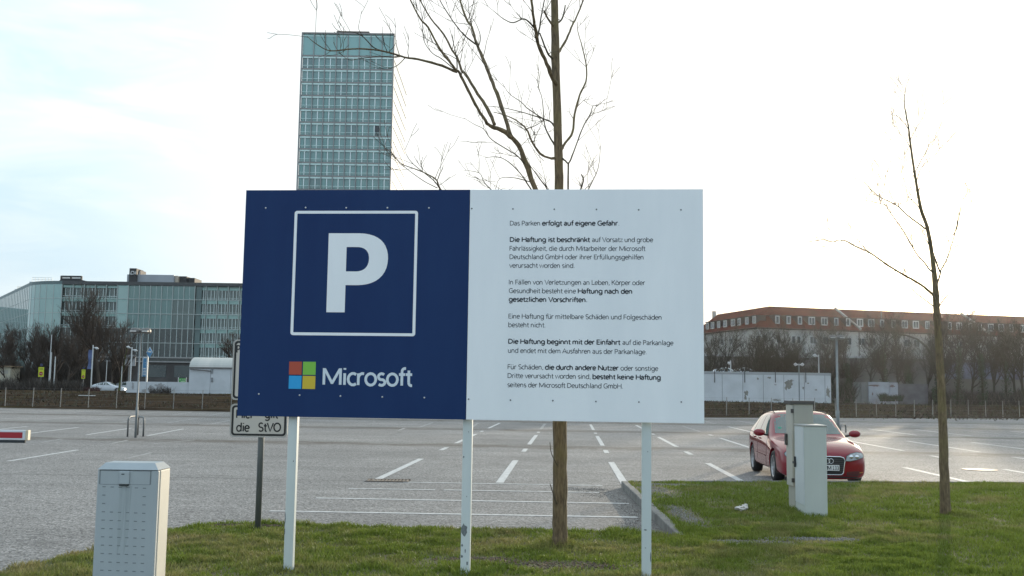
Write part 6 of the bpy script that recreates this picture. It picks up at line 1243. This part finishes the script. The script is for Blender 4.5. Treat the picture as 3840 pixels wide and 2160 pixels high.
class Limbs:
    def __init__(s, Y0, seed): s.Y0 = Y0; s.gain = 1.0; s.rnd = random.Random(seed); s.thick = MB(); s.thin = MB(); s.lines = []
    def limb(s, pts, w0, w1, dY0=0.0, dY1=0.0, n=8, twig=True, thin=None, wl=None):
        P = [at(x, y, s.Y0 + lerp(dY0, dY1, i / max(1, len(pts) - 1))) for i, (x, y) in enumerate(pts)]; sc = s.Y0 / 3800 / 2 * (s.gain if w0 < 12 else 1.0)
        R_ = [(wl[i] if wl else lerp(w0, w1, i / max(1, len(pts) - 1))) * sc for i in range(len(pts))]; P, R_ = spline(P, R_)
        for i in range(1, len(P)): P[i] = P[i] + Vector((s.rnd.uniform(-1, 1), s.rnd.uniform(-1, 1), s.rnd.uniform(-1, 1))) * R_[i] * (0.06 if w0 > 30 else 0.2); R_[i] *= s.rnd.uniform(.97, 1.04) if w0 > 30 else s.rnd.uniform(.9, 1.12)
        (s.thick if (w0 > 9 and not thin) else s.thin).tube(P, R_, n if w0 > 9 else 5)
        if twig: s.lines.append((P, R_))
    def twigs(s, per, lmin, lmax, rmin, upb=0.5):
        r_ = s.rnd
        def tw(p, d, ln, r, lv):
            pts = [p]; q = p.copy(); seg = 4
            for i in range(seg): d = (d + Vector((r_.uniform(-1, 1), r_.uniform(-1, 1), r_.uniform(-.5, 1))) * .22).normalized(); q = q + d * ln / seg; pts.append(q.copy())
            s.thin.tube(pts, [max(rmin, r * (1 - .7 * i / seg)) for i in range(seg + 1)], 3, cap=False)
            if lv:
                for _ in range(r_.randint(1, 2)):
                    i = r_.randint(1, seg - 1); o = Vector((r_.uniform(-1, 1), r_.uniform(-1, 1), r_.uniform(-.3, 1))).normalized(); tw(pts[i], (d + o * .8).normalized(), ln * r_.uniform(.35, .6), r * .6, lv - 1)
        for P, R_ in s.lines:
            n = len(P); tot = sum((P[i + 1] - P[i]).length for i in range(n - 1))
            for _ in range(int(tot * per)):
                i = int(n * (.30 + .68 * r_.random())); i = min(i, n - 2); ax = (P[i + 1] - P[i]).normalized(); o = ax.orthogonal().normalized(); o = Matrix.Rotation(r_.uniform(0, 2 * pi), 3, ax) @ o
                tw(P[i], (ax * .8 + o + Vector((0, 0, upb))).normalized(), r_.uniform(lmin, lmax), min(R_[i] * .5, rmin * 2.2), 1)
T = Limbs(11.25, 21)
T.limb([(2099, 2075), (2099, 2035), (2100, 1960), (2100, 1800), (2100, 1590), (2098, 1200), (2098, 900), (2097, 705), (2093, 543), (2087, 333), (2083, 219), (2081, 68), (2078, -80), (2082, -250), (2076, -420), (2080, -620), (2074, -800)], 58, 18, n=14, twig=False, wl=[66, 58, 54, 53, 51, 44, 38, 33, 33, 31, 33, 29, 27, 25, 21, 15, 9])
# keep the trunk's measured girth: thick below the board, slimmer above
T.limb([(2096, 1010), (2090, 930), (2060, 830), (2006, 707), (1955, 566), (1919, 515)], 26, 17, 0, -.25, twig=False)
T.limb([(1919, 515), (1883, 488), (1846, 477), (1823, 461)], 20, 12, -.25, -.35, twig=False)
T.limb([(1826, 463), (1791, 406), (1755, 338), (1723, 274), (1708, 260)], 12, 9.5, -.35, -.6, n=6)
T.limb([(1712, 266), (1691, 238), (1655, 192), (1605, 103), (1575, 68), (1530, -20), (1490, -120)], 9.5, 4, -.6, -1.0, n=6)
T.limb([(1714, 270), (1637, 240), (1568, 222), (1519, 215), (1428, 190), (1323, 183), (1241, 191), (1187, 165), (1150, 135)], 10, 2, -.6, -1.5, n=6)
T.limb([(1428, 190), (1396, 174), (1364, 140), (1328, 121), (1269, 115), (1244, 86)], 5, 1.5, -1.0, -1.3); T.limb([(1519, 217), (1487, 247), (1442, 260), (1383, 247)], 3.5, 1.4, -.9, -.6)
T.limb([(1500, 212), (1478, 215), (1440, 212), (1351, 219), (1310, 225), (1266, 194)], 4, 1.5, -.9, -1.6); T.limb([(1241, 190), (1215, 155), (1200, 128)], 2.5, 1.2, -1.2, -1.3); T.limb([(1364, 140), (1345, 108), (1350, 72), (1356, 40)], 2.2, 1.2, -1.2, -1.4); T.limb([(1450, 200), (1475, 178), (1488, 150)], 3, 1.3, -1.0, -1.1); T.limb([(1241, 191), (1215, 208), (1192, 215)], 2, 1.2, -1.2, -1.2)
T.limb([(1855, 468), (1828, 406), (1791, 352), (1746, 279), (1732, 265), (1714, 215), (1696, 188), (1664, 128), (1614, 68), (1560, -30), (1530, -110)], 13, 4, -.3, .5, n=6)
T.limb([(1714, 258), (1712, 215), (1700, 160), (1686, 105)], 5, 1.5, -.55, -.8); T.limb([(1706, 262), (1655, 220), (1622, 200), (1595, 165), (1586, 130), (1583, 70), (1570, -10)], 4, 1.5, -.6, -.3); T.limb([(1746, 279), (1772, 230), (1792, 185)], 2.2, 1.4, .1, .2)
T.limb([(1914, 508), (1887, 420), (1855, 329), (1828, 260), (1796, 183), (1782, 147), (1769, 101), (1748, 68), (1720, -20), (1700, -130)], 16, 6, -.25, .9, n=8)
T.limb([(1791, 171), (1746, 137), (1719, 106), (1691, 68), (1650, 0), (1630, -70)], 7, 3, .6, .3, n=6); T.limb([(1795, 175), (1802, 140), (1790, 100), (1775, 72)], 4, 2, .7, 1.0); T.limb([(1775, 120), (1762, 70), (1755, 0)], 5, 2, .8, 1.2)
# right-hand and inner branches
T.limb([(2106, 560), (2120, 535), (2147, 497), (2154, 429), (2174, 356), (2197, 306), (2199, 251), (2183, 174), (2167, 119), (2165, 83)], 12, 2, 0, .7, n=6)
T.limb([(2105, 590), (2120, 603), (2133, 611), (2151, 570), (2183, 484), (2215, 424), (2224, 397), (2246, 398)], 8, 1.6, 0, -.6); T.limb([(2100, 850), (2128, 780), (2131, 707), (2131, 613)], 9, 7, 0, -.1, twig=False); T.limb([(2215, 424), (2250, 420), (2290, 395)], 2, 1, -.5, -.8)
T.limb([(2102, 900), (2170, 800), (2208, 707), (2242, 634), (2252, 547)], 7, 2, 0, .6); T.limb([(2101, 820), (2160, 760), (2179, 707), (2188, 675), (2180, 655)], 8, 5, 0, -.5)
T.limb([(2085, 594), (2060, 592), (2024, 575), (1992, 525), (1974, 484), (1937, 452), (1896, 433), (1851, 420)], 11, 2.5, 0, -.8, n=6); T.limb([(2080, 545), (2051, 493), (2040, 452), (2033, 370), (2015, 324)], 7, 2, 0, .4); T.limb([(2082, 480), (2068, 460), (2042, 447), (1969, 424), (1887, 404), (1819, 397)], 8, 1.5, 0, .7); T.limb([(2042, 449), (1978, 406), (1955, 383), (1910, 351), (1883, 310)], 5, 1.5, .1, -.3); T.limb([(1974, 484), (2005, 472), (2040, 452)], 4, 3, -.4, .1)
T.limb([(2090, 320), (2074, 297), (2051, 238), (2019, 169), (2008, 110), (2001, 69), (1990, -20), (1960, -140)], 17, 8, 0, -.8, n=8); T.limb([(2010, 115), (1997, 96), (1965, 71), (1925, 85), (1890, 72), (1850, 40)], 8, 2, -.4, -1.0); T.limb([(2017, 135), (2024, 100), (2030, 60), (2045, -20)], 8, 4, -.4, 0); T.limb([(2078, 225), (2060, 208), (2047, 183), (2024, 124)], 9, 6, 0, -.3); T.limb([(2090, 215), (2098, 190), (2124, 147), (2147, 92), (2160, 68), (2190, -10), (2200, -90)], 12, 5, 0, .6, n=6); T.limb([(2078, 100), (2056, 72), (2040, 40)], 10, 6, 0, -.4); T.limb([(2086, 90), (2108, 70), (2120, 20)], 8, 5, 0, .3)
T.limb([(2095, 1150), (1960, 960), (1800, 850), (1700, 775), (1650, 707), (1632, 670), (1568, 638), (1500, 611), (1460, 557)], 11, 1.4, 0, -1.4); T.limb([(1647, 700), (1619, 670), (1551, 616), (1524, 579), (1501, 520)], 4, 1.2, -.8, -1.0); T.limb([(1640, 705), (1583, 675), (1506, 616), (1463, 560)], 3.5, 1.2, -.8, -.5)
T.limb([(2094, 900), (2075, 760), (2051, 707), (2024, 670), (1987, 620)], 9, 3, 0, -.5); T.limb([(2080, 860), (2030, 770), (1990, 707), (1937, 634), (1878, 591), (1819, 591)], 8, 2, 0, .5); T.limb([(2060, 880), (1930, 790), (1837, 707), (1814, 680), (1796, 648), (1737, 638)], 6, 1.6, 0, .9); T.limb([(1995, 690), (1987, 682), (1924, 666), (1874, 670), (1860, 707)], 5, 1.5, -.1, .4); T.limb([(1975, 625), (1955, 600), (1930, 577), (1846, 525), (1814, 484), (1778, 466), (1741, 443)], 6, 1.3, -.15, -.8); T.limb([(1796, 648), (1798, 600), (1790, 580)], 2, 1, .5, .6); T.limb([(1930, 577), (1965, 535), (2030, 480)], 2.5, 1.4, -.2, .2); T.limb([(2040, 605), (2000, 560), (1978, 520), (1970, 480)], 2, 1.2, -.3, -.4)
T.limb([(2090, 1745), (2068, 1700), (2062, 1658)], 4, 2.5, -.1, -.15, twig=False); T.limb([(2088, 1890), (2074, 1850), (2063, 1815)], 4.5, 3, -.1, -.15, twig=False)
for (sx_, tx_) in ((1, 300), (-1, 320), (1, 520), (-1, 600)): T.limb([(2080, -150 - tx_ * .4), (2080 + sx_ * 80, -260 - tx_ * .5), (2080 + sx_ * 200, -480 - tx_ * .6), (2080 + sx_ * 260, -700 - tx_ * .6)], 10, 3, 0, sx_ * .8, n=6)
T.twigs(5.0, .12, .45, .0026)
bp0 = at(2099, 2045, 11.25); rt_ = thing('near_tree', 'bare tree with an olive brown trunk standing close behind the parking board', 'tree', (bp0.x, 11.25, GZ)); T.thick.build('trunk', M_tb, rt_, smooth=True, normals=False); T.thin.build('crown', M_lb, rt_, smooth=True, normals=False)
# ------------------------------------------------------------------ the slim tree on the right
T = Limbs(14.7, 33); T.gain = 1.0
T.limb([(3546, 1945), (3545, 1905), (3540, 1740), (3535, 1560), (3527, 1400), (3512, 1156), (3508, 1080), (3495, 955), (3477, 852), (3453, 783), (3436, 686), (3419, 576), (3408, 486)], 40, 6, n=12, twig=False, wl=[44, 38, 34, 31, 29, 25, 21, 15, 13.5, 12, 9.5, 8, 6]); T.limb([(3408, 486), (3398, 431), (3391, 390), (3393, 359), (3397, 325)], 6, 2, 0, .1)
T.limb([(3506, 1135), (3498, 1105), (3450, 1066), (3402, 1038), (3333, 997), (3264, 949), (3208, 924), (3160, 900), (3119, 907), (3060, 889)], 10, 2, 0, -.7); T.limb([(3502, 1150), (3470, 1125), (3430, 1095), (3408, 1066), (3400, 1040)], 5, 2, 0, .4); T.limb([(3484, 872), (3460, 850), (3402, 807), (3360, 769), (3305, 742), (3270, 714), (3236, 680), (3205, 669)], 6.5, 2, 0, .8); T.limb([(3500, 1020), (3485, 1010), (3471, 990), (3436, 949), (3388, 866), (3333, 790), (3319, 769), (3246, 752)], 7, 2, 0, -.9); T.limb([(3508, 1085), (3522, 1040), (3530, 1010), (3546, 983), (3565, 930), (3581, 873), (3595, 811), (3615, 742), (3660, 704)], 7, 1.5, 0, .9); T.limb([(3525, 1020), (3510, 980), (3498, 945)], 7, 5, .1, 0); T.limb([(3516, 1160), (3545, 1115), (3588, 1083)], 5, 1.8, 0, -.4); T.limb([(3436, 684), (3450, 640), (3471, 610), (3510, 575), (3533, 542)], 3.5, 1.4, 0, .5); T.limb([(3440, 712), (3420, 712), (3412, 690)], 3, 1.5, 0, -.2); T.limb([(3443, 715), (3458, 690), (3462, 670)], 3, 1.5, 0, .2); T.limb([(3408, 488), (3395, 466), (3377, 445), (3365, 425)], 3.5, 1.5, 0, -.2); T.limb([(3319, 769), (3345, 765), (3365, 772)], 2.5, 1.5, -.7, -.6); T.limb([(3575, 880), (3590, 850), (3596, 800)], 5, 2, .6, .7); T.limb([(3430, 655), (3405, 610), (3385, 560)], 2.5, 1.2, 0, .4); T.limb([(3526, 1300), (3548, 1240), (3562, 1180)], 6, 2, 0, .3); T.limb([(3160, 900), (3150, 915), (3148, 935)], 2, 1.2, -.6, -.6)
T.limb([(3460, 805), (3440, 770), (3405, 735), (3395, 690), (3378, 640)], 4, 1.6, 0, -.5); T.limb([(3430, 650), (3455, 600), (3478, 560), (3482, 500)], 3.5, 1.5, 0, .4); T.limb([(3415, 560), (3395, 520), (3372, 500), (3350, 470)], 3, 1.4, 0, .3); T.limb([(3412, 530), (3430, 490), (3452, 455), (3470, 420)], 3, 1.4, 0, -.3); T.limb([(3490, 930), (3470, 890), (3462, 850)], 4, 2, 0, .3)
T.limb([(3402, 1040), (3385, 1000), (3350, 960), (3335, 930)], 3, 1.4, -.3, .2); T.limb([(3264, 950), (3240, 930), (3215, 890)], 2.5, 1.3, -.5, -.2); T.limb([(3360, 770), (3340, 730), (3330, 690), (3315, 640)], 3, 1.3, .4, .1); T.limb([(3270, 716), (3250, 740), (3225, 745)], 2.5, 1.3, .6, .8)
T.twigs(7.0, .15, .60, .0034)
bp0 = at(3545, 1910, 14.7); rt_ = thing('slim_tree', 'slim bare young tree with the low sun behind it, far right on the grass', 'tree', (bp0.x, 14.7, GZ)); T.thick.build('trunk', M_tb, rt_, smooth=True, normals=False); T.thin.build('crown', M_lb, rt_, smooth=True, normals=False)
# ------------------------------------------------------------------ thin haze added to mimic lens glare round the low sun
q = MB(); q.box(-440, 440, -75, 640, -2.2, 99.5); hz_o = q.build('haze', [])
mh_ = bpy.data.materials.new('haze'); mh_.use_nodes = True; t = mh_.node_tree; t.nodes.clear(); out_ = N('ShaderNodeOutputMaterial', t); pv = N('ShaderNodeVolumePrincipled', t)
pv.inputs['Color'].default_value = (0.95, 0.96, 0.97, 1); pv.inputs['Density'].default_value = 0.00005; pv.inputs['Anisotropy'].default_value = 0.82; L(pv.outputs[0], out_.inputs['Volume'], t)
hz_o.data.materials.append(mh_); tag(hz_o, kind='stuff', label='thin pale haze added over the car park to mimic sun glare', cat='haze')
